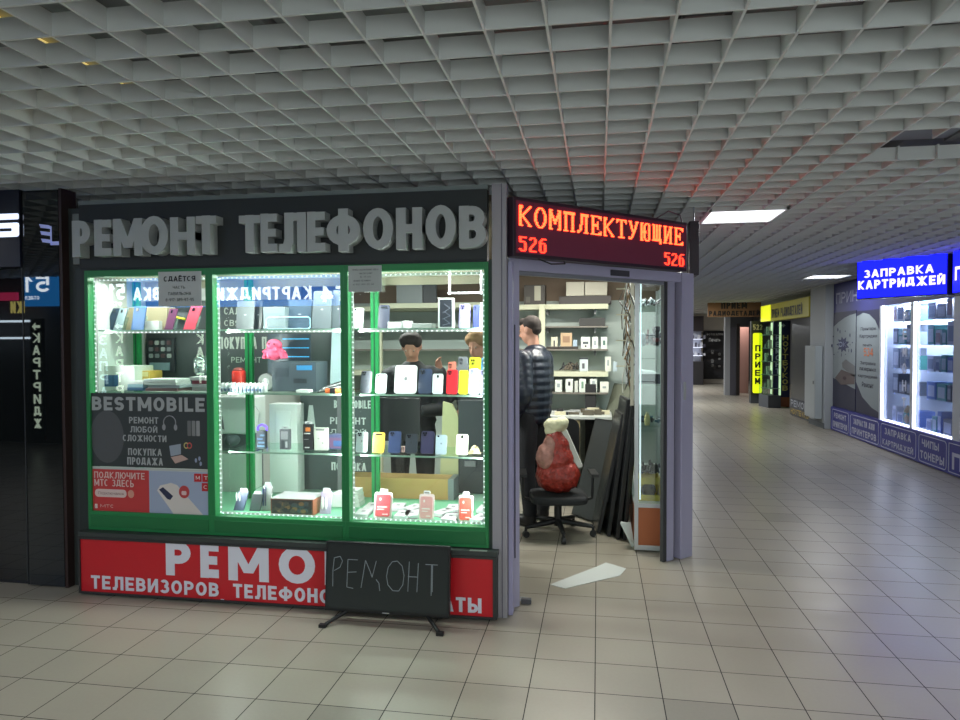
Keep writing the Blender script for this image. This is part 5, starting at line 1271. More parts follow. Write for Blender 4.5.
# ---- right-hand pane, top shelf
phone('white phone with a small camera at the left end of the right-hand top shelf', 352.5, 363, 308, S1, 4.14, (220, 228, 228), deco='dot')
phone('dark boxed phone on the right-hand top shelf beside the green post', 378, 389, 305, S1, 4.16, (52, 56, 72), 'case', deco='bar')
carton('gadget_box', 'small silver box lying beside the dark phone on the top shelf', 'box', 388, 402, 322, S1, 4.16, (168, 172, 170), .08)
carton('paper_box', 'small white box in the middle of the right-hand top shelf', 'box', 403, 411, 321, S1, 4.18, (222, 228, 226), .06)
carton('gadget_box', 'low grey box right of the small white box on the top shelf', 'box', 412, 433, 323.5, S1, 4.16, (140, 146, 142), .08)
t = carton('phone_box', 'white phone box with a black phone picture, tallest on the top shelf', 'phone box', 438.5, 454, 298, S1, 4.12, (226, 228, 226), .04, [(.12, .88, .04, .94, (48, 52, 62))])
x0, x1 = xw(438.5, 4.12), xw(454, 4.12); w = x1 - x0; h = zw(446, 298, 4.12) - S1
m = MB(); 
for k in range(3): m.path([(-w * .1, -.0035, h * (.8 - .25 * k)), (w * .28, -.0035, h * (.66 - .25 * k)), (-w * .2, -.0035, h * (.5 - .2 * k))], .0016, mat((110, 116, 130), .3), 5)
m.build('swirl_print', t)
t = phone('lilac case with white dots on the right-hand top shelf', 459, 470, 304, S1, 4.14, (160, 152, 214), 'case')
m = MB(); m.M = Matrix.Rotation(R(-12), 4, 'X')
for i in range(14): m.prism(oval(-.018 + .011 * (i % 4), .02 + .007 * i, .0025, .003, 7), -.0012, -.0003, WHITE)
m.build('dot_pattern', t)
phone('dark blue case with white dots half behind the pale one on the top shelf', 473, 479, 305, S1, 4.18, (90, 100, 160), 'case')
phone('pale blue-white phone at the right end of the top shelf', 479.5, 486.5, 302.5, S1, 4.13, (206, 218, 226), deco='dot')
# second shelf
phone('graphite phone with three lenses, first on the right-hand second shelf', 360, 371, 371, S2, 4.13, (98, 100, 112))
phone('white phone with a round emblem, second on the second shelf', 375, 386, 374, S2, 4.13, (216, 224, 228), deco='dot')
phone('large white tablet with a dark emblem standing on the second shelf', 394, 416, 365.5, S2, 4.12, (232, 236, 236), 'tablet')
phone('dark blue case right of the white tablet', 418, 431, 369, S2, 4.14, (58, 70, 100), 'case')
phone('silvery phone left of the red case', 432, 442.5, 374, S2, 4.12, (212, 222, 226), deco='mid')
phone('coral case standing behind the red one', 447, 455, 362, S2, 4.2, (226, 130, 110), 'case')
t = phone('bright red phone case in a white frame on the second shelf', 446, 457, 370, S2, 4.12, (206, 36, 46), 'case')
phone('grey case standing behind the first yellow one', 457, 467, 357, S2, 4.2, (120, 122, 128), 'case')
phone('short yellow case next to the red one', 458.5, 467.5, 370.5, S2, 4.12, (224, 216, 40), 'case', deco='dot')
phone('tall yellow case in the rear row of the second shelf', 468.5, 480, 357.5, S2, 4.2, (222, 224, 50), 'case')
phone('pale lavender phone in front of the tall yellow case', 468.5, 478.5, 369, S2, 4.12, (206, 212, 240), 'case')
phone('sky blue case in the rear row at the right edge', 480.5, 487, 358, S2, 4.2, (90, 170, 220), 'case')
phone('lilac dotted case in front at the right edge of the second shelf', 479.5, 486, 370, S2, 4.13, (170, 165, 215), 'case')
# third shelf
phone('white phone leaning first on the right-hand third shelf', 355, 366.5, 432, S3, 4.12, (226, 232, 236))
phone('gold coloured phone on the third shelf before the green post', 371.5, 383.5, 432.5, S3, 4.12, (206, 160, 56), deco='bar')
phone('navy phone next to the gold one', 387.5, 400, 431.5, S3, 4.12, (46, 58, 92), 'case')
carton('gadget_box', 'small pink box between the navy and the black phone', 'box', 398.5, 404, 447, S3, 4.17, (222, 168, 166), .04)
phone('black phone in the middle of the third shelf', 404.5, 416.5, 434, S3, 4.12, (48, 52, 60), 'phone')
t = phone('dark violet patterned case on the third shelf', 420, 433.5, 431.5, S3, 4.13, (58, 54, 84), 'case')
phone('pale blue phone right of the violet patterned case', 435, 446, 435, S3, 4.12, (176, 192, 206), deco='dot')
phone('cream phone with a central camera on the third shelf', 455.5, 467.5, 434.5, S3, 4.12, (226, 232, 210), deco='mid')
cl = thing('cable_coil', 'sandy folded cable packet at the end of the third shelf', 'cable', (xw(474, 4.16), 4.16, S3 + .001))
m = MB(); cm = mat((202, 186, 150), .7)
for k in range(5): m.path([(-.035 + .006 * k, 0, .006 + .009 * k), (.0, -.02 + .01 * k, .012 + .009 * k), (.04 - .004 * k, .0, .006 + .008 * k)], .007, cm, 7)
m.build('cable_loops', cl)
# floor of the right-hand pane: blisters and flat boxes
phone('rose blister pack standing leftmost on the green window floor', 372.5, 390.5, 489.5, S0, 4.08, (206, 84, 92), 'blister', 13)
phone('pale pink blister pack standing in the middle of the green window floor', 418, 433, 491, S0, 4.08, (232, 166, 166), 'blister', 9)
phone('coral red blister pack standing rightmost on the green window floor', 457.5, 472.5, 492, S0, 4.08, (226, 96, 82), 'blister', 9)
fl = thing('flat_phone_box', 'flat white phone box with a pink edge lying on the window floor by the left corner', 'phone box', (0, 0, S0 + .001), 0, 'flat white phone boxes')
MB().box(-.042, .042, -.075, .075, .003, .022, mat((236, 226, 234), .5)).build('lid', fl, .002); MB().box(-.041, .041, -.074, .074, 0, .003, mat((206, 120, 170), .5)).build('pink_base', fl)
MB().box(-.012, .012, -.01, .02, .0222, .0226, mat((150, 140, 150), .5)).build('print', fl)
kf = kids(fl); first = True
W_ = [('in the front row at the left corner', 361, 4.11, .25), ('in the rear row by the green post', 370, 4.28, .2), ('leaning over between the first two blisters', 401, 4.11, .2), ('in the rear row behind the rose blister', 396, 4.30, .25), ('in the second rear row, left of the pale pink blister', 412, 4.29, -.2),
      ('just right of the pale pink blister', 442, 4.2, -.3), ('in the front row left of the coral blister', 449, 4.08, .1), ('in the rear row behind the coral blister', 452, 4.32, .2), ('at the front right corner', 480, 4.10, -.15), ('in the rear row at the right edge', 484, 4.33, .1), ('left of the pale pink blister in the front row', 410, 4.13, .35)]
for s, px, Y, rz in W_:
    o = fl if first else fl.copy()
    if not first:
        COL.objects.link(o)
        for c in kf: d = c.copy(); COL.objects.link(d); d.parent = o
    first = False
    o.location = (xw(px, Y), Y + .03, S0 + .001); o.rotation_euler = (0, 0, rz - .15); o['label'] = 'flat pink-edged phone box ' + s
MB_ = MB()
for k in range(4): MB_.box(xw(351, 4.4), xw(360, 4.4) + .02 - .005 * k, 4.32, 4.43, S0 + .001 + k * .028, S0 + .026 + k * .028, mat((226, 230, 222), .7))
tag(MB_.build('paper_stack'), 'pile of white papers in the left corner of the right-hand pane', 'paper')
# long cardboard box and things behind the right-hand pane
x0, x1, z1 = onc(346, 452, 478, 4.66)
lb_ = thing('cardboard_box', 'long brown cardboard box lying behind the blister packs', 'box', (0, 0, 0))
MB().box(x0, x1 - .03, 4.66, 4.84, C0, z1, mat((196, 160, 100), .8, noise=.1, nscale=6)).build('carton', lb_, .004)
MB().box(x1 - .03, x1 + .01, 4.655, 4.845, C0, z1 + .003, mat((130, 138, 140), .5)).build('taped_end', lb_, .003)
x0, x1, z1 = onc(438, 458, 402, 4.9)
MBb = MB().add([(x0, 4.93, C0), (x1 + .01, 4.93, C0), (x1, 4.93, z1 - .12), (x0 + .1, 4.93, z1 - .02), (x0 + .03, 4.93, z1 + .0), (x0, 4.96, C0), (x1 + .01, 4.96, C0), (x1, 4.96, z1 - .12), (x0 + .1, 4.96, z1 - .02), (x0 + .03, 4.96, z1)], [(0, 1, 2, 3, 4), (9, 8, 7, 6, 5), (0, 5, 6, 1), (1, 6, 7, 2), (2, 7, 8, 3), (3, 8, 9, 4), (4, 9, 5, 0)], mat((196, 196, 150), .8, noise=.08, nscale=5))
tag(MBb.build('cloth_sheet'), 'tall beige cloth sheet hanging behind the third shelf on the right', 'cloth')
x0, x1, z1 = onc(378, 420, 398, 4.94)
mo = thing('monitor', 'black monitor back standing between the banner and the beige cloth', 'monitor', (0, 0, 0))
MB().box(x0, x1, 4.94, 4.98, z1 - .32, z1, DARKPL).build('casing', mo, .004); MB().box((x0 + x1) / 2 - .03, (x0 + x1) / 2 + .03, 4.95, 4.97, C0 + .012, z1 - .32, DARKPL).box((x0 + x1) / 2 - .1, (x0 + x1) / 2 + .1, 4.88, 4.97, C0, C0 + .012, DARKPL).build('stand', mo)
x0, x1, z1 = onc(459, 489, 400, 4.94)
dk = thing('equipment_case', 'black equipment case in the right corner behind the shelves', 'case', (0, 0, 0))
MB().box(x0, x1, 4.9, 4.97, C0, z1, mat((62, 66, 70), .7)).build('case_body', dk, .01); MB().box(x0 + .05, x0 + .13, 4.88, 4.9, C0 + .2, C0 + .24, GREY).build('clasp', dk)
# shelf with grey laptop high behind (seen above the sellers)
lb2 = thing('laptop', 'grey laptop lid propped on the rear shelf above the sellers', 'laptop', (0, 0, 0))
# ================================================================== INSIDE THE KIOSK: REAR SHELVES
WY = 7.28
def shx(px): return xw(px, WY - .25)
cream = mat((196, 198, 172), .5)
rz_ = [zw(580, v, WY - .25) for v in (304, 326, 349, 371.5, 392.5)]
x0s, x1s = KX0 + .1, .1
for k, (z, nm) in enumerate(zip(rz_, ('topmost', 'second', 'third', 'fourth', 'lowest'))):
    t = thing('wall_shelf', '%s shelf on the pale rear wall of the kiosk' % nm, 'shelf', (0, 0, 0))
    th_ = .05 if k in (0, 3) else .016
    MB().box(x0s, x1s, WY - .26, WY + .018, z - th_, z, cream if k in (0, 3) else mat((120, 116, 108), .4)).build('shelf_board', t)
    m = MB()
    for px in (547, 595): m.box(shx(px) - .01, shx(px) + .01, WY - .2, WY + .018, z - th_ - .05, z - th_, GREY)
    m.build('bracket', t)
up = thing('shelf_upright', 'cream upright post of the rear shelving beside the man', 'post', (0, 0, 0))
x = xw(542, WY - .3); MB().box(x - .03, x + .03, WY - .3, WY - .262, 0, rz_[0] - .0, cream).build('post', up)
brw = MB().box(x0s, .5, WY - .30, WY - .27, rz_[0] + .001, 2.41, brown)
def rbox(name, label, cat, a, b, top, k, c, front=None, Y=WY - .24, d=.05, zz=None):
    z = rz_[k] if zz is None else zz
    return carton(name, label, cat, a, b, top, z + .0005, Y, c, d, front)
pin = (150, 160, 160); wpk = (214, 220, 212)
for a, b, top, k, c, s, f in (
    (551, 557.5, 337, 2, (206, 204, 180), 'cream pack with a dark phone cut-out, first on the third rear shelf', [(.4, .6, .2, .7, (60, 62, 70))]),
    (560.5, 572, 333, 2, (186, 160, 128), 'brown box with a ring print on the third rear shelf', [(.2, .8, .4, .8, (150, 120, 96))]),
    (573, 577, 340, 2, (160, 180, 196), 'small blue pack right of the brown box on the third rear shelf', None),
    (581, 590, 337, 2, wpk, 'wide white pack on the third rear shelf', [(.2, .8, .4, .6, (90, 96, 100)), (.4, .6, .15, .3, (60, 60, 60))]),
    (592, 598, 337, 2, wpk, 'white cable pack right of the wide one on the third rear shelf', [(.3, .7, .3, .7, pin)]),
    (601, 607, 337, 2, wpk, 'white cable pack at the right end of the third rear shelf', [(.3, .7, .3, .7, (90, 120, 110))]),
    (579.5, 588, 358, 3, (196, 206, 206), 'pale tall pack with a dark top on the fourth rear shelf', [(.0, 1., .9, 1., (50, 52, 60)), (.3, .6, .2, .6, (90, 90, 96))]),
    (605, 611, 357, 3, (210, 214, 200), 'slim white pack standing alone on the fourth rear shelf', [(.35, .65, .4, .8, pin)]),
    (613, 617, 362, 3, (170, 184, 190), 'small bluish pack at the end of the fourth rear shelf', None),
    (555, 562, 380, 4, wpk, 'white pack next to the man on the lowest rear shelf', [(.3, .7, .4, .7, pin)]),
    (565.5, 573, 379, 4, wpk, 'white pack with a dark mark, second on the lowest rear shelf', [(.35, .65, .5, .8, (60, 60, 66))]),
    (574.5, 578, 381, 4, (196, 200, 190), 'narrow grey-white pack, third on the lowest rear shelf', None),
    (579, 586, 379, 4, wpk, 'white pack with a green mark, fourth on the lowest rear shelf', [(.35, .65, .3, .8, (120, 150, 130))]),
    (587, 589.5, 385, 4, (80, 84, 86), 'narrow dark pack on the lowest rear shelf', None),
    (590, 597, 379, 4, wpk, 'white pack with a grey headset print on the lowest rear shelf', [(.3, .7, .5, .85, pin)]),
    (600, 608.5, 382, 4, (222, 222, 210), 'white square pack at the end of the lowest rear shelf', [(.3, .7, .4, .6, pin)])):
    rbox('hanging_pack', s, 'package', a, b, top, k, c, f)
rbox('device_tray', 'black tray on the second rear shelf behind the doorway', 'tray', 579, 605, 318, 1, (52, 52, 50), None, d=.14)
rbox('device_tray', 'low dark tray at the left of the third rear shelf', 'tray', 546, 578, 346.5, 2, (60, 54, 50), None, Y=WY - .256, d=.012)
tg_ = thing('tangled_parts', 'dark tangle of cables and parts on the fourth rear shelf', 'parts', (xw(569, WY - .2), WY - .2, rz_[3] + .001))
m = MB()
for i in range(26):
    a_ = rnd.uniform(-.1, .1); b_ = rnd.uniform(-.1, .1)
    m.path([(a_, rnd.uniform(-.03, .05), rnd.uniform(.008, .02)), ((a_ + b_) / 2 + .02, .0, rnd.uniform(.02, .1)), (b_ + .03, rnd.uniform(-.03, .05), rnd.uniform(.01, .05))], .006, mat(((60, 58, 52), (110, 100, 84), (40, 42, 44))[i % 3], .6), 5)
m.build('tangle', tg_)
# top of the shelving: boxes
ZT = rz_[0] + .001
rbox('open_carton', 'dark open carton with papers on top of the shelving, near the man', 'box', 524, 545, 285, 0, (66, 62, 58), [(.5, .8, .2, .95, (170, 168, 150)), (.1, .3, .1, .4, (90, 88, 80))], Y=WY - .22, d=.2)
rbox('television_box', 'wide dark flat box carrying the white cartons on top of the shelving', 'box', 559, 611, 296, 0, (58, 52, 50), None, Y=WY - .24, d=.22)
zz = zw(585, 296, WY - .24) + .003
for a, b, s in ((566, 584, 'left'), (584.8, 607, 'right')):
    carton('white_carton', 'crumpled white carton on the wide dark box, the %s one' % s, 'box', a, b, 282, zz, WY - .23, (186, 182, 166), .18)
# small desk behind the chair
de = thing('desk', 'cluttered pale desk against the rear wall of the kiosk', 'desk', (0, 0, 0))
dx0, dx1 = xw(540, 6.7), xw(612, 6.7)
MB().box(dx0, dx1, 6.6, 7.26, .86, .89, mat((186, 190, 184), .5)).build('desktop', de, .004)
for x in (dx0 + .03, dx1 - .03): MB().box(x - .02, x + .02, 6.64, 7.2, .001, .86, mat((150, 146, 130), .5)).build('side_panel', de)
MB().box(dx0 + .06, dx1 - .3, 6.62, 6.64, .4, .85, mat((190, 170, 130), .5)).build('drawer_front', de)
m = MB()
for i in range(24):
    x = rnd.uniform(dx0 + .1, dx1 - .1); y = rnd.uniform(6.65, 6.95)
    m.box(x, x + rnd.uniform(.03, .12), y, y + .08, .891, .891 + rnd.uniform(.015, .06), mat(((50, 52, 54), (170, 172, 170), (90, 84, 70), (206, 200, 170))[i % 4], .5))
o = tag(m.build('desk_clutter'), 'small tools and parts strewn over the desk', 'parts'); o['kind'] = 'stuff'
# ================================================================== GLASS DISPLAY CABINET BY THE DOOR
GX0, GX1, GY0, GY1 = onY(634.5, 450, 5.36)[0], .60, 5.36, 7.2
g = thing('display_cabinet', 'aluminium glass display cabinet with a wood-look base inside the doorway', 'cabinet', (0, 0, 0))
gb_ = zw(650, 504, GY0); gt_ = 2.1
am = mat((186, 190, 192), .35, .5)
for x, y in ((GX0, GY0), (GX1 - .03, GY0), (GX0, GY1 - .03), (GX1 - .03, GY1 - .03)): MB().box(x, x + .03, y, y + .03, .012, gt_, am).build('upright', g, .002)
MB().box(GX0 + .03, GX1 - .03, GY0 + .004, GY0 + .02, .05, gb_ - .03, mat((166, 92, 52), .5, noise=.12, nscale=4)).box(GX0 + .004, GX0 + .02, GY0 + .03, GY1 - .03, .05, gb_ - .03, mat((166, 92, 52), .5, noise=.12, nscale=4)).build('wood_panel', g)
MB().box(GX0 + .03, GX1 - .03, GY0, GY0 + .03, gb_ - .03, gb_, am).box(GX0 + .03, GX1 - .03, GY0, GY0 + .03, .012, .05, am).box(GX0, GX0 + .03, GY0 + .03, GY1 - .03, gb_ - .03, gb_, am).box(GX0 + .03, GX1 - .03, GY0, GY0 + .03, gt_ - .03, gt_, am).box(GX0, GX0 + .03, GY0 + .03, GY1 - .03, gt_ - .03, gt_, am).build('rail', g, .002)
MB().box(GX0 + .03, GX1 - .03, GY0 + .012, GY0 + .017, gb_, gt_ - .03, glass_mat((232, 240, 238), .07)).build('pane', g)
MB().box(GX0 + .02, GX1 - .0, GY0 + .03, GY1 - .03, gb_ - .02, gb_ - .001, mat((196, 200, 196), .5)).build('floor_board', g)
gz = [zw(650, v, GY0 + .1) for v in (425, 384, 346, 306)]
for z in gz: MB().box(GX0 + .01, GX1 - .01, GY0 + .032, GY1 - .04, z - .008, z, glass_mat((250, 253, 252), .1, .05)).build('glass_shelf', g)
MB().box(GX1 - .012, GX1 - .002, GY0 + .04, GY1 - .04, gb_, gt_, mat((176, 186, 184), .5)).build('back_panel', g)
MB().tube((GX0 + .045, GY0 + .05, gb_ + .02), (GX0 + .045, GY0 + .05, gt_ - .05), .006, glow((225, 235, 240), 1.6), n=8).build('led_tube', g)
area('cabinet_lamp', (GX0 + .12, GY0 + .5, gt_ - .05), .1, .8, 11, (.93, .98, 1))
def cabx(px): return onY(px, 400, GY0 + .15)[0]
CYY = GY0 + .1
yb_ = thing('yellow_box', 'open yellow carton full of parts on the cabinet floor', 'box', ((cabx(639) + cabx(660)) / 2, CYY, gb_ + .001)); w = cabx(660) - cabx(638); h = zw(650, 478, CYY) - gb_
ym = mat((226, 200, 84), .6)
MB().box(-w / 2, w / 2, 0, .22, 0, .01, ym).box(-w / 2, -w / 2 + .006, 0, .22, .01, h, ym).box(w / 2 - .006, w / 2, 0, .22, .01, h, ym).box(-w / 2 + .006, w / 2 - .006, .214, .22, .01, h, ym).box(-w / 2 + .006, w / 2 - .006, 0, .006, .01, h * .25, ym).build('carton', yb_)
MB().add([(-w / 2, 0, h), (-w / 2, .2, h), (-w / 2 - .03, .2, h + .05), (-w / 2 - .03, 0, h + .05)], [(0, 1, 2, 3)], ym).box(-w / 2, w / 2, .0, .006, h * .72, h, ym).build('flap', yb_)
MB().ball((0, .1, h * .35), (w * .34, .08, h * .3), mat((70, 56, 40), .8), 10, 7).ball((.02, .06, h * .5), (.03, .03, .03), mat((40, 40, 42), .4)).build('filling', yb_)
def heap(label, px, z, w, n, cols, Y=GY0 + .12, hh=.07):
    t = thing('parts_heap', label, 'parts', (cabx(px), Y + .08, z + .003)); m = MB()
    for i in range(n):
        x = rnd.uniform(-w, w); y = rnd.uniform(-.05, .1)
        m.path([(x, y, rnd.uniform(.006, hh * .3)), (x + rnd.uniform(-.05, .05), y, rnd.uniform(.02, hh)), (x + rnd.uniform(-.04, .04), y + .03, rnd.uniform(.008, hh * .6))], rnd.uniform(.004, .009), mat(cols[i % len(cols)], .5), 5)
    m.build('tangle', t)
heap('heap of black cables on the second cabinet level above the yellow carton', 650, zw(650, 478, CYY) + .005, .06, 34, [(30, 30, 32), (50, 50, 52)], hh=.11)
heap('small tools on the glass shelf below the grey device', 648, gz[0], .09, 34, [(60, 62, 64), (170, 176, 180), (40, 90, 110)], hh=.05)
heap('dark pliers and cables on the upper cabinet shelf', 652, gz[2], .09, 34, [(40, 40, 44), (150, 154, 158), (120, 50, 50)], hh=.13)
heap('wire scraps on the top cabinet shelf', 650, gz[3], .09, 24, [(70, 60, 60), (180, 184, 186)], hh=.07)
t = thing('desk_phone', 'dark grey device with a slanted pale lid on the cabinet shelf', 'device', (cabx(649), GY0 + .09, gz[1] + .001))
MB().box(-.08, .08, 0, .12, 0, .075, mat((36, 41, 48), .4)).build('casing', t, .004); MB().add([(-.08, 0, .077), (.07, 0, .077), (.03, .12, .1), (-.09, .12, .11)], [(0, 1, 2, 3)], LGREY).build('lid', t)
t = thing('spray_bottle', 'cream bottle standing on the glass shelf by the tools', 'bottle', (cabx(646.5), GY0 + .07, gz[0] + .001))
MB().lathe([(.018, 0), (.021, .02), (.021, .07), (.012, .085)], mat((226, 214, 150), .4), n=14).build('bottle_body', t); MB().lathe([(.012, .086), (.012, .098), (.008, .103)], mat((230, 222, 180), .4), n=12).build('cap', t)
t = thing('kettle', 'white round pot with a dark handle on the upper cabinet shelf', 'pot', (cabx(640), GY0 + .09, gz[2] + .001))
MB().lathe([(.03, 0), (.042, .03), (.035, .09), (.02, .1)], mat((215, 222, 224), .3), n=18).build('pot_body', t); MB().path([(.03, 0, .09), (.06, 0, .08), (.055, 0, .03), (.035, 0, .02)], .005, BLACK).build('handle', t)
t = thing('torch', 'dark red and black cordless tool standing on the upper cabinet shelf', 'tool', (cabx(656), GY0 + .16, gz[2] + .001))
MB().lathe([(.022, 0), (.022, .1), (.03, .12), (.03, .15)], mat((46, 40, 44), .4), n=14).build('tool_body', t); MB().lathe([(.0225, .03), (.0225, .06)], mat((120, 40, 44), .4), n=14).build('red_band', t)
# shelf things hanging at the cabinet's left side: cables and cards
hc = thing('hanging_cables', 'tangle of hooks, cables and small cards hanging left of the glass cabinet', 'cables', (GX0 - .045, 5.5, 0))
m = MB()
for i in range(30):
    z = 1.25 + i * .026; x = rnd.uniform(-.03, .03); m.path([(x, rnd.uniform(-.05, .05), z + .15), (x + rnd.uniform(-.05, .05), .0, z + .04), (x + rnd.uniform(-.04, .04), 0, z - .08)], .005, mat(((90, 84, 70), (190, 190, 180), (60, 62, 60), (130, 100, 60))[i % 4], .5), 5)
m.build('cables', hc)
MB().box(.02, .044, -.01, .01, 1.1, 2.09, mat((206, 200, 180), .5)).build('pole', hc)
m = MB()
for k in range(4): m.box(-.09, .04, -.006, .006, 1.4 + .2 * k, 1.41 + .2 * k, mat((190, 186, 160), .4))
m.build('hook_arm', hc)
# ================================================================== LEANING TELEVISION PANELS
def leaner(label, pb, pyb, pt, pyt, dy, c=(24, 25, 27), scr=(40, 44, 46), th=.03, Y=None, turn=0.):
    x, y = onZ(pb, pyb); 
    xt, zt = onY(pt, pyt, y + .1)
    dx = (xt - x) / math.cos(turn); L_ = math.hypot(dx, zt); an = math.atan2(dx, zt)
    t = thing('television', label, 'television', (x, y, .004 + th * abs(math.sin(an))), turn)
    M = Matrix.Rotation(an, 4, 'Y')
    m = MB(); m.M = M; m.box(0, th, 0, dy, 0, L_, mat(c, .5)).build('casing', t, .004)
    m = MB(); m.M = M; m.box(-.003, -.0005, .015, dy - .015, .015, L_ - .015, mat(scr, .25)).build('screen', t)
    m = MB(); m.M = M; m.box(th + .0005, th + .02, dy * .2, dy * .8, L_ * .25, L_ * .7, mat((46, 47, 50), .6)).build('rear_cover', t)
R_ = [('wide grey television screen leaning nearest the chair, lowest of the row', 594, 524, 619, 424, .34, (30, 31, 33), (60, 64, 66), 38),
      ('olive-backed television panel leaning behind the black ones', 597, 508, 634, 387, .32, (92, 96, 84), (110, 114, 100), 34),
      ('black television panel leaning first beside the grey screen', 597, 534, 622, 414, .4, (26, 27, 29), (40, 43, 45), 7),
      ('black television panel second in the leaning row, reaching highest', 607, 537, 627, 399, .4, (22, 23, 24), (34, 36, 38), 7),
      ('black television panel third in the leaning row', 616, 540, 631, 405, .4, (26, 27, 28), (36, 38, 40), 7),
      ('black television panel pressed against the glass cabinet', 623, 541, 634.5, 402, .4, (18, 19, 20), (30, 32, 34), 7)]
for a in R_: leaner(*a[:-1], turn=R(a[-1]))
# narrow dark board standing behind the bag
x, y = onZ(588, 500); 
tag(MB().box(x - .03, x + .08, y, y + .03, .001, 1.17, mat((34, 34, 36), .6)).build('speaker_column', None, .004, None), 'narrow black upright column behind the red bag', 'speaker')
x, y = onZ(628, 548)
bgw = MB().add([(x - .06, y, .19), (x + .02, y + .02, .2), (x + .05, y + .0, .02), (x + .03, y + .02, .001), (x - .05, y + .1, .18), (x + .02, y + .1, .17), (x + .05, y + .09, .001)], [(0, 1, 2, 3), (4, 6, 5), (0, 4, 5, 1), (1, 5, 6, 2), (0, 3, 6, 4)], mat((206, 216, 214), .6))
tag(bgw.build('plastic_sheet'), 'white plastic sheet sagging beside the wooden cabinet base', 'plastic sheet')
# ================================================================== OFFICE CHAIR WITH THE BAG
cx_, cy_ = onZ(556.5, 541)
cx_, cy_ = cx_, cy_ + .0
oc_ = thing('office_chair', 'black swivel office chair on five castors in the doorway', 'chair', (cx_, cy_ + .2, 0), R(8))
bk2 = mat((26, 27, 29), .5); fab = mat((38, 40, 42), .9)
hubz = .1
MB().tube((0, 0, .075), (0, 0, .14), .035, bk2, n=16).build('hub', oc_)
for k in range(5):
    an = R(-90 + 72 * k + 4); e = (.29 * math.cos(an), .29 * math.sin(an))
    lg = MB().tube((.02 * math.cos(an), .02 * math.sin(an), .115), (e[0], e[1], .085), .026, bk2, .016, 10).build('leg', oc_)
    c_ = MB().tube((e[0] - .016 * math.sin(an), e[1] + .016 * math.cos(an), .028), (e[0] + .016 * math.sin(an), e[1] - .016 * math.cos(an), .028), .027, bk2, n=16).tube((e[0], e[1], .03), (e[0], e[1], .085), .012, bk2, n=8).build('castor', lg)
MB().tube((0, 0, .14), (0, 0, .26), .024, CHROME if 0 else bk2, n=16).tube((0, 0, .14), (0, 0, .24), .032, bk2, n=16).build('gas_column', oc_)
MB().box(-.1, .1, -.1, .1, .26, .285, bk2).path([(.1, 0, .27), (.2, -.02, .26)], .007, bk2).build('mechanism', oc_)
m = MB().prismz([(.235 * (1 if abs(math.cos(t_)) > .0 else 1) * math.copysign(abs(math.cos(t_)) ** .45, math.cos(t_)), .225 * math.copysign(abs(math.sin(t_)) ** .45, math.sin(t_))) for t_ in [2 * math.pi * i / 36 for i in range(36)]], .286, .345, fab)
m.build('seat', oc_, .02)
for s_ in (-1, 1): MB().path([(s_ * .2, .02, .28), (s_ * .285, .02, .3), (s_ * .29, .02, .50)], .012, bk2).box(s_ * .29 - .03, s_ * .29 + .03, -.14, .12, .50, .525, bk2).build('armrest', oc_)
MB().path([(0, .18, .27), (0, .27, .30), (0, .29, .62)], .02, bk2).prism(rrect(-.21, .21, .5, .93, .08), .27, .305, fab).build('backrest', oc_)
# red bag on the seat: a soft body of overlapping lumps
def blob(name, lumps, m, parent=None, vox=.008, smooth=2, bump=0, disp=0.):
    mb = MB()
    for l in lumps:
        if len(l) == 2: mb.ball(l[0], l[1], m, 16, 10)
        else: mb.cap_(l[0], l[1], l[2], l[3], m)
    o = mb.build(name, parent)
    r = o.modifiers.new('remesh', 'REMESH'); r.mode = 'VOXEL'; r.voxel_size = vox; r.use_smooth_shade = True
    s_ = o.modifiers.new('smooth', 'SMOOTH'); s_.iterations = smooth; s_.factor = .5
    if disp:
        tx = bpy.data.textures.new('folds', 'CLOUDS'); tx.noise_scale = .07
        d = o.modifiers.new('disp', 'DISPLACE'); d.texture = tx; d.strength = disp; d.mid_level = .5
    return o
by0 = cy_ + .06
bx_c = xw(556, by0)
bg = thing('shopping_bag', 'stuffed red patterned plastic bag with a cream knotted top on the office chair', 'bag', (bx_c, by0 + .12, .347))
redb = mat((150, 46, 34), .4, noise=.98, nscale=45, bump=1., coat=.15)
blob('bag_body', [((0, 0, .14), (.175, .13, .14)), ((.06, 0, .15), (.13, .12, .14)), ((-.06, .02, .25), (.11, .11, .18)), ((-.02, .0, .39), (.085, .09, .15)), ((.005, 0, .26), (.135, .115, .16)), ((.01, 0, .38), (.095, .09, .12))], redb, bg, .008, 3, disp=.03)
blob('pale_panel', [((-.085, -.05, .31), (.085, .085, .11)), ((-.05, -.03, .40), (.065, .075, .09))], mat((168, 122, 110), .45, noise=.5, nscale=30, bump=.6), bg, .008, 3, disp=.02)
blob('cream_top', [((-.01, 0, .565), (.10, .07, .06)), ((.04, -.02, .585), (.06, .06, .05)), ((-.04, -.01, .52), (.06, .05, .05))], mat((206, 204, 170), .8, noise=.1), bg, .007, 2, disp=.025)
wt = MB(); wt.M = Matrix.Translation((bx_c + .06, by0 - .01, .60)) @ Matrix.Rotation(R(-24), 4, 'Y')
MB2 = MB(); MB2.M = wt.M
sl = thing('plastic_board', 'white slanted plastic board stuck beside the red bag', 'panel', (0, 0, 0))
MB2.M = Matrix.Translation((bx_c + .185, by0 + .12, .56)) @ Matrix.Rotation(R(-24), 4, 'Y')
MB2.prism(rrect(-.02, .03, 0, .33, .01), 0, .05, mat((206, 212, 204), .5)).build('board', sl)
MB().box(bx_c + .06, bx_c + .15, by0 + .5, by0 + .52, .5, .9, mat((190, 160, 120), .8)).build('cardboard_back', sl)
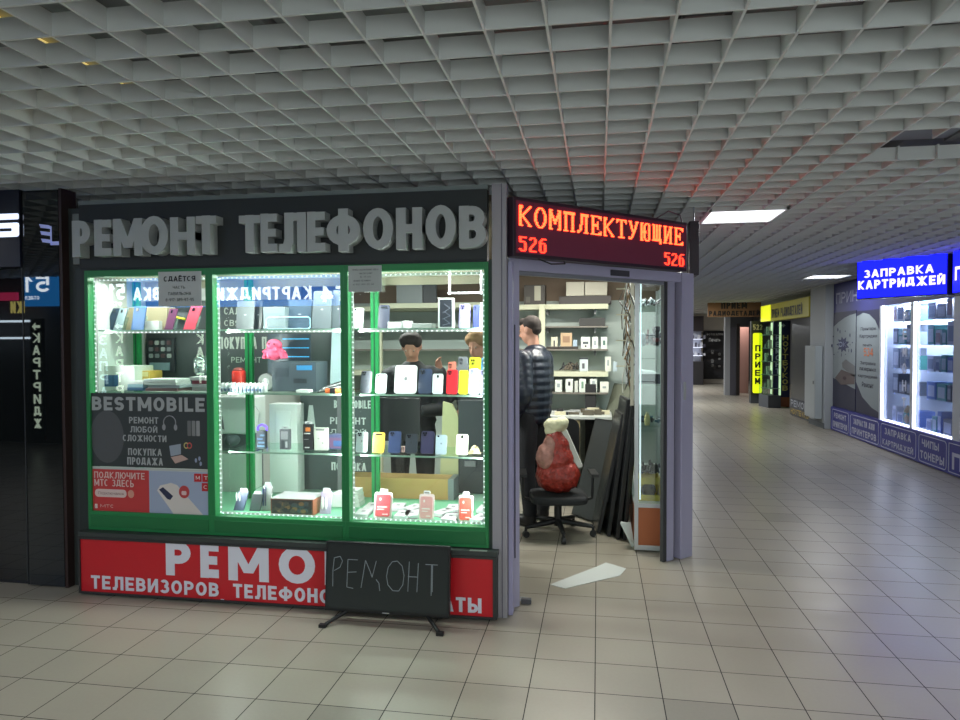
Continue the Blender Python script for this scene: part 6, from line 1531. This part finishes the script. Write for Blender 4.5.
# ================================================================== PEOPLE
skin = mat((196, 146, 122), .5); hairb = mat((42, 34, 30), .8, noise=.3, nscale=60)
def rotz(p, a): return (p[0] * math.cos(a) - p[1] * math.sin(a), p[0] * math.sin(a) + p[1] * math.cos(a), p[2])
def head_lumps(c, nod, k=1.):
    """lumps of a head centred at c, looking along -y, nodded forward by nod"""
    cn, sn = math.cos(nod), math.sin(nod)
    def q(x, y, z): return (c[0] + x * k, c[1] + (y * cn - (-z) * sn * -1 if 0 else y * cn + z * -sn) * k, c[2] + (y * sn + z * cn) * k)
    L_ = [(q(0, .012, .03), (.075 * k, .092 * k, .085 * k)), (q(0, -.02, -.03), (.062 * k, .072 * k, .075 * k)), (q(0, -.045, -.075), (.04 * k, .035 * k, .03 * k)),
          (q(0, -.097, -.012), (.012 * k, .018 * k, .016 * k)), (q(0, -.086, .012), (.009 * k, .012 * k, .022 * k)), (q(0, -.083, -.045), (.024 * k, .01 * k, .007 * k)), (q(0, -.081, -.056), (.02 * k, .01 * k, .006 * k)),
          (q(.032, -.075, .02), (.014 * k, .009 * k, .01 * k)), (q(-.032, -.075, .02), (.014 * k, .009 * k, .01 * k)),
          (q(.076, .005, 0), (.012 * k, .02 * k, .032 * k)), (q(-.076, .005, 0), (.012 * k, .02 * k, .032 * k))]
    return L_, q
def hand_lumps(w, d, palm_n, k=1., curl=.5):
    """palm and five bent fingers growing from the wrist w along d; palm_n points out of the palm"""
    w = Vector(w); d = Vector(d).normalized(); n = Vector(palm_n); n = (n - d * n.dot(d)).normalized(); s = d.cross(n)
    L_ = [(tuple(w), .026 * k, tuple(w + d * .03 * k), .028 * k)]
    for i, off in enumerate((-.028, -.0095, .0095, .027)):
        L_.append((tuple(w + d * .02 * k + s * off * .7 * k), .016 * k, tuple(w + d * .085 * k + s * off * k), .0125 * k))
        ln = (.058, .072, .077, .068)[3 - i] if i else .058
        p = w + d * .085 * k + s * off * k; dd = d.copy()
        for j, f in enumerate((.45, .32, .23)):
            dd = (dd * math.cos(curl * (.6 + .3 * j)) + n * math.sin(curl * (.6 + .3 * j))).normalized()
            p2 = p + dd * ln * f * k; L_.append((tuple(p), (.0095 - .0008 * j) * k, tuple(p2), (.0088 - .0008 * j) * k)); p = p2
    p = w + d * .025 * k - s * .03 * k; dd = (d * .75 - s * .55 + n * .35).normalized()
    for f, r in ((.038, .012), (.03, .0105)):
        p2 = p + dd * f * k; L_.append((tuple(p), r * k, tuple(p2), (r - .001) * k)); p = p2; dd = (dd + d * .5 + n * .2).normalized()
    return L_
def person(label, loc, yaw, k, jacket, trousers, hair, nod=.2, arms=None, vox=.011, hairstyle='short', puffy=True, legs=None):
    """a standing figure, 1.76 m at k = 1, looking along local -y"""
    t = thing('person', label, 'person', loc, yaw)
    S = lambda p: (p[0] * k, p[1] * k, p[2] * k)
    arms = arms or {}
    def arm(sd):
        return arms.get(sd) or ((sd * .20, .0, 1.40), (sd * .25, .03, 1.12), (sd * .24, -.03, .87))
    lg = legs or {1: ((.1, 0, .92), (.11, -.01, .5), (.12, .03, .09)), -1: ((-.1, 0, .92), (-.11, -.01, .5), (-.12, .03, .09))}
    HL, q = head_lumps(S((0, -.03, 1.635)), nod, k)
    body = list(HL)
    body += [(S((0, .01, 1.47)), .05 * k, S((0, -.01, 1.58)), .05 * k), (S((0, 0, 1.0)), (.155 * k, .105 * k, .12 * k)), (S((0, 0, 1.13)), (.14 * k, .1 * k, .12 * k)), (S((0, 0, 1.28)), (.165 * k, .11 * k, .14 * k)), (S((-.13, .0, 1.4)), .055 * k, S((.13, .0, 1.4)), .055 * k)]
    for sd in (1, -1):
        a, b, c = arm(sd); h, kn, an = lg[sd]
        body += [(S(a), .052 * k, S(b), .04 * k), (S(b), .04 * k, S(c), .027 * k), (S(h), .085 * k, S(kn), .054 * k), (S(kn), .052 * k, S(an), .036 * k), (S(an), .036 * k, S((an[0], an[1] - .13, .04)), .034 * k)]
        d = (Vector(c) - Vector(b)).normalized(); body += hand_lumps(S(c), d, arms.get('n%d' % sd, (-sd, -.2, 0)), k, .55)
    blob('body', body, skin, t, vox * .8, 1)
    # eyes
    for s in (1, -1): MB().ball(q(s * .032, -.083, .02), .0078 * k, mat((170, 160, 150), .3), 10, 8).ball(q(s * .032, -.0875, .019), .0052 * k, BLACK, 8, 6).build('eye', t)
    hr = [(q(0, .028, .045), (.081 * k, .086 * k, .081 * k)), (q(0, -.03, .085), (.066 * k, .055 * k, .04 * k)), (q(0, .058, .0), (.062 * k, .042 * k, .055 * k))]
    if hairstyle == 'full': hr += [(q(.05, .0, .06), (.045 * k, .07 * k, .06 * k)), (q(-.05, .0, .06), (.045 * k, .07 * k, .06 * k)), (q(0, 0, .1), (.07 * k, .075 * k, .035 * k))]
    blob('hair', hr, hair, t, .008, 2, disp=.008)
    # jacket: torso in stacked padded rings, sleeves
    J = []
    n = 9
    for i in range(n):
        z = .90 + i * .062; wx = .185 + .028 * math.sin(i / (n - 1) * math.pi * .9) ; 
        J.append((S((0, 0, z)), (wx * k, (.140 + .02 * math.sin(i / 8 * 3)) * k, .088 * k)))
    J += [(S((0, .01, 1.43)), (.15 * k, .115 * k, .07 * k)), (S((-.15, .005, 1.405)), .075 * k, S((.15, .005, 1.405)), .075 * k), (S((0, .02, 1.47)), (.095 * k, .095 * k, .055 * k))]
    for sd in (1, -1):
        a, b, c = [Vector(v) for v in arm(sd)]
        for p, r, q_, r2, m_ in ((a, .082, b, .068, 5), (b, .068, c, .05, 5)):
            for i in range(m_):
                u = p.lerp(q_, i / m_); v = p.lerp(q_, (i + .95) / m_)
                if puffy: J.append((S(tuple((u + v) / 2)), ((r + (r2 - r) * i / m_) * k, (r + (r2 - r) * i / m_) * k, (r + (r2 - r) * i / m_) * k * 1.22)))
            J.append((S(tuple(p)), (r * .93) * k, S(tuple(q_)), r2 * .93 * k))
    blob('jacket', J, jacket, t, vox * .8, 1)
    T = [(S((0, 0, .93)), (.165 * k, .118 * k, .08 * k))]
    for sd in (1, -1):
        h, kn, an = lg[sd]; T += [(S(h), .098 * k, S(kn), .072 * k), (S(kn), .072 * k, S((an[0], an[1], .12)), .06 * k)]
    blob('trousers', T, trousers, t, vox, 1)
    for sd in (1, -1):
        h, kn, an = lg[sd]
        blob('boot', [(S((an[0], an[1], .13)), .055 * k, S((an[0], an[1], .06)), .054 * k), (S((an[0], an[1], .055)), .052 * k, S((an[0], an[1] - .15, .05)), .047 * k)], mat((26, 26, 28), .4), t, .01, 2)
    return t
puff = mat((30, 37, 50), .38, bump=.25, nscale=40)
x, z = onY(527, 527, 5.84)
person('man in a dark navy puffer jacket standing in the kiosk doorway, face turned away', (onY(527, 450, 5.99)[0] + .05, 6.06, 0), R(-112), 1.035, puff, mat((28, 29, 33), .8), hairb, .3,
       arms={1: ((.20, .0, 1.40), (.26, .06, 1.12), (.17, -.12, .90)), -1: ((-.20, 0, 1.40), (-.25, 0, 1.14), (-.2, -.18, .98))})
person('person with dark brown hair and a black jacket looking down behind the window shelves', (onY(411, 345, 5.32)[0], 5.36, 0), R(4), .955, mat((34, 38, 40), .7), mat((30, 32, 36), .8), hairb, .65, hairstyle='full', puffy=False,
       arms={1: ((.2, 0, 1.38), (.24, -.02, 1.12), (.12, -.24, 1.12)), -1: ((-.2, 0, 1.38), (-.27, -.02, 1.12), (-.1, -.24, 1.10))})
person('fair-haired person in a grey jacket raising one hand near the right edge of the window', (onY(478, 345, 5.55)[0], 5.6, 0), R(-20), .955, mat((84, 84, 88), .8), mat((40, 42, 48), .8), mat((150, 118, 84), .8, noise=.2, nscale=50), .35, hairstyle='full', puffy=False,
       arms={1: ((.2, 0, 1.38), (.26, -.06, 1.12), (.1, -.26, 1.1)), -1: ((-.2, 0, 1.38), (-.25, -.1, 1.2), (-.25, -.22, 1.42)), 'n-1': (1, -.2, 0)})
# things on the rear wall seen over the shelves of the right-hand pane
LY = 6.9
x0, x1 = xw(397, LY), xw(423, LY); z1 = zw(410, 283, LY); z0 = zw(410, 303.5, LY)
rk = thing('rear_shelf_board', 'cream rear shelf board high behind the third pane', 'shelf', (0, 0, 0))
MB().box(xw(376, LY), xw(487, LY), LY - .05, LY + .07, z0 - .05, z0, cream).build('shelf_board', rk)
MB().box(xw(480, LY) - .02, xw(480, LY) + .02, LY, LY + .04, .001, z0 - .05, cream).box(xw(380, LY) - .02, xw(380, LY) + .02, LY, LY + .04, .001, z0 - .05, cream).build('post', rk)
lb2.location = (0, 0, 0)
MB().box(x0, x1, LY, LY + .02, z0 + .001, z1, mat((120, 128, 130), .4)).build('lid', lb2, .003)
MB().box(x1 + .005, xw(437, LY), LY, LY + .03, z0 + .001, z1, mat((56, 60, 64), .5)).build('dark_half', lb2, .003)
SC.view_settings.view_transform = 'Standard'; SC.view_settings.look = 'None'; SC.view_settings.exposure = -.1; SC.view_settings.gamma = 1
SC.cycles.transparent_max_bounces = 24; SC.cycles.caustics_reflective = False; SC.cycles.caustics_refractive = False; SC.cycles.sample_clamp_indirect = 6
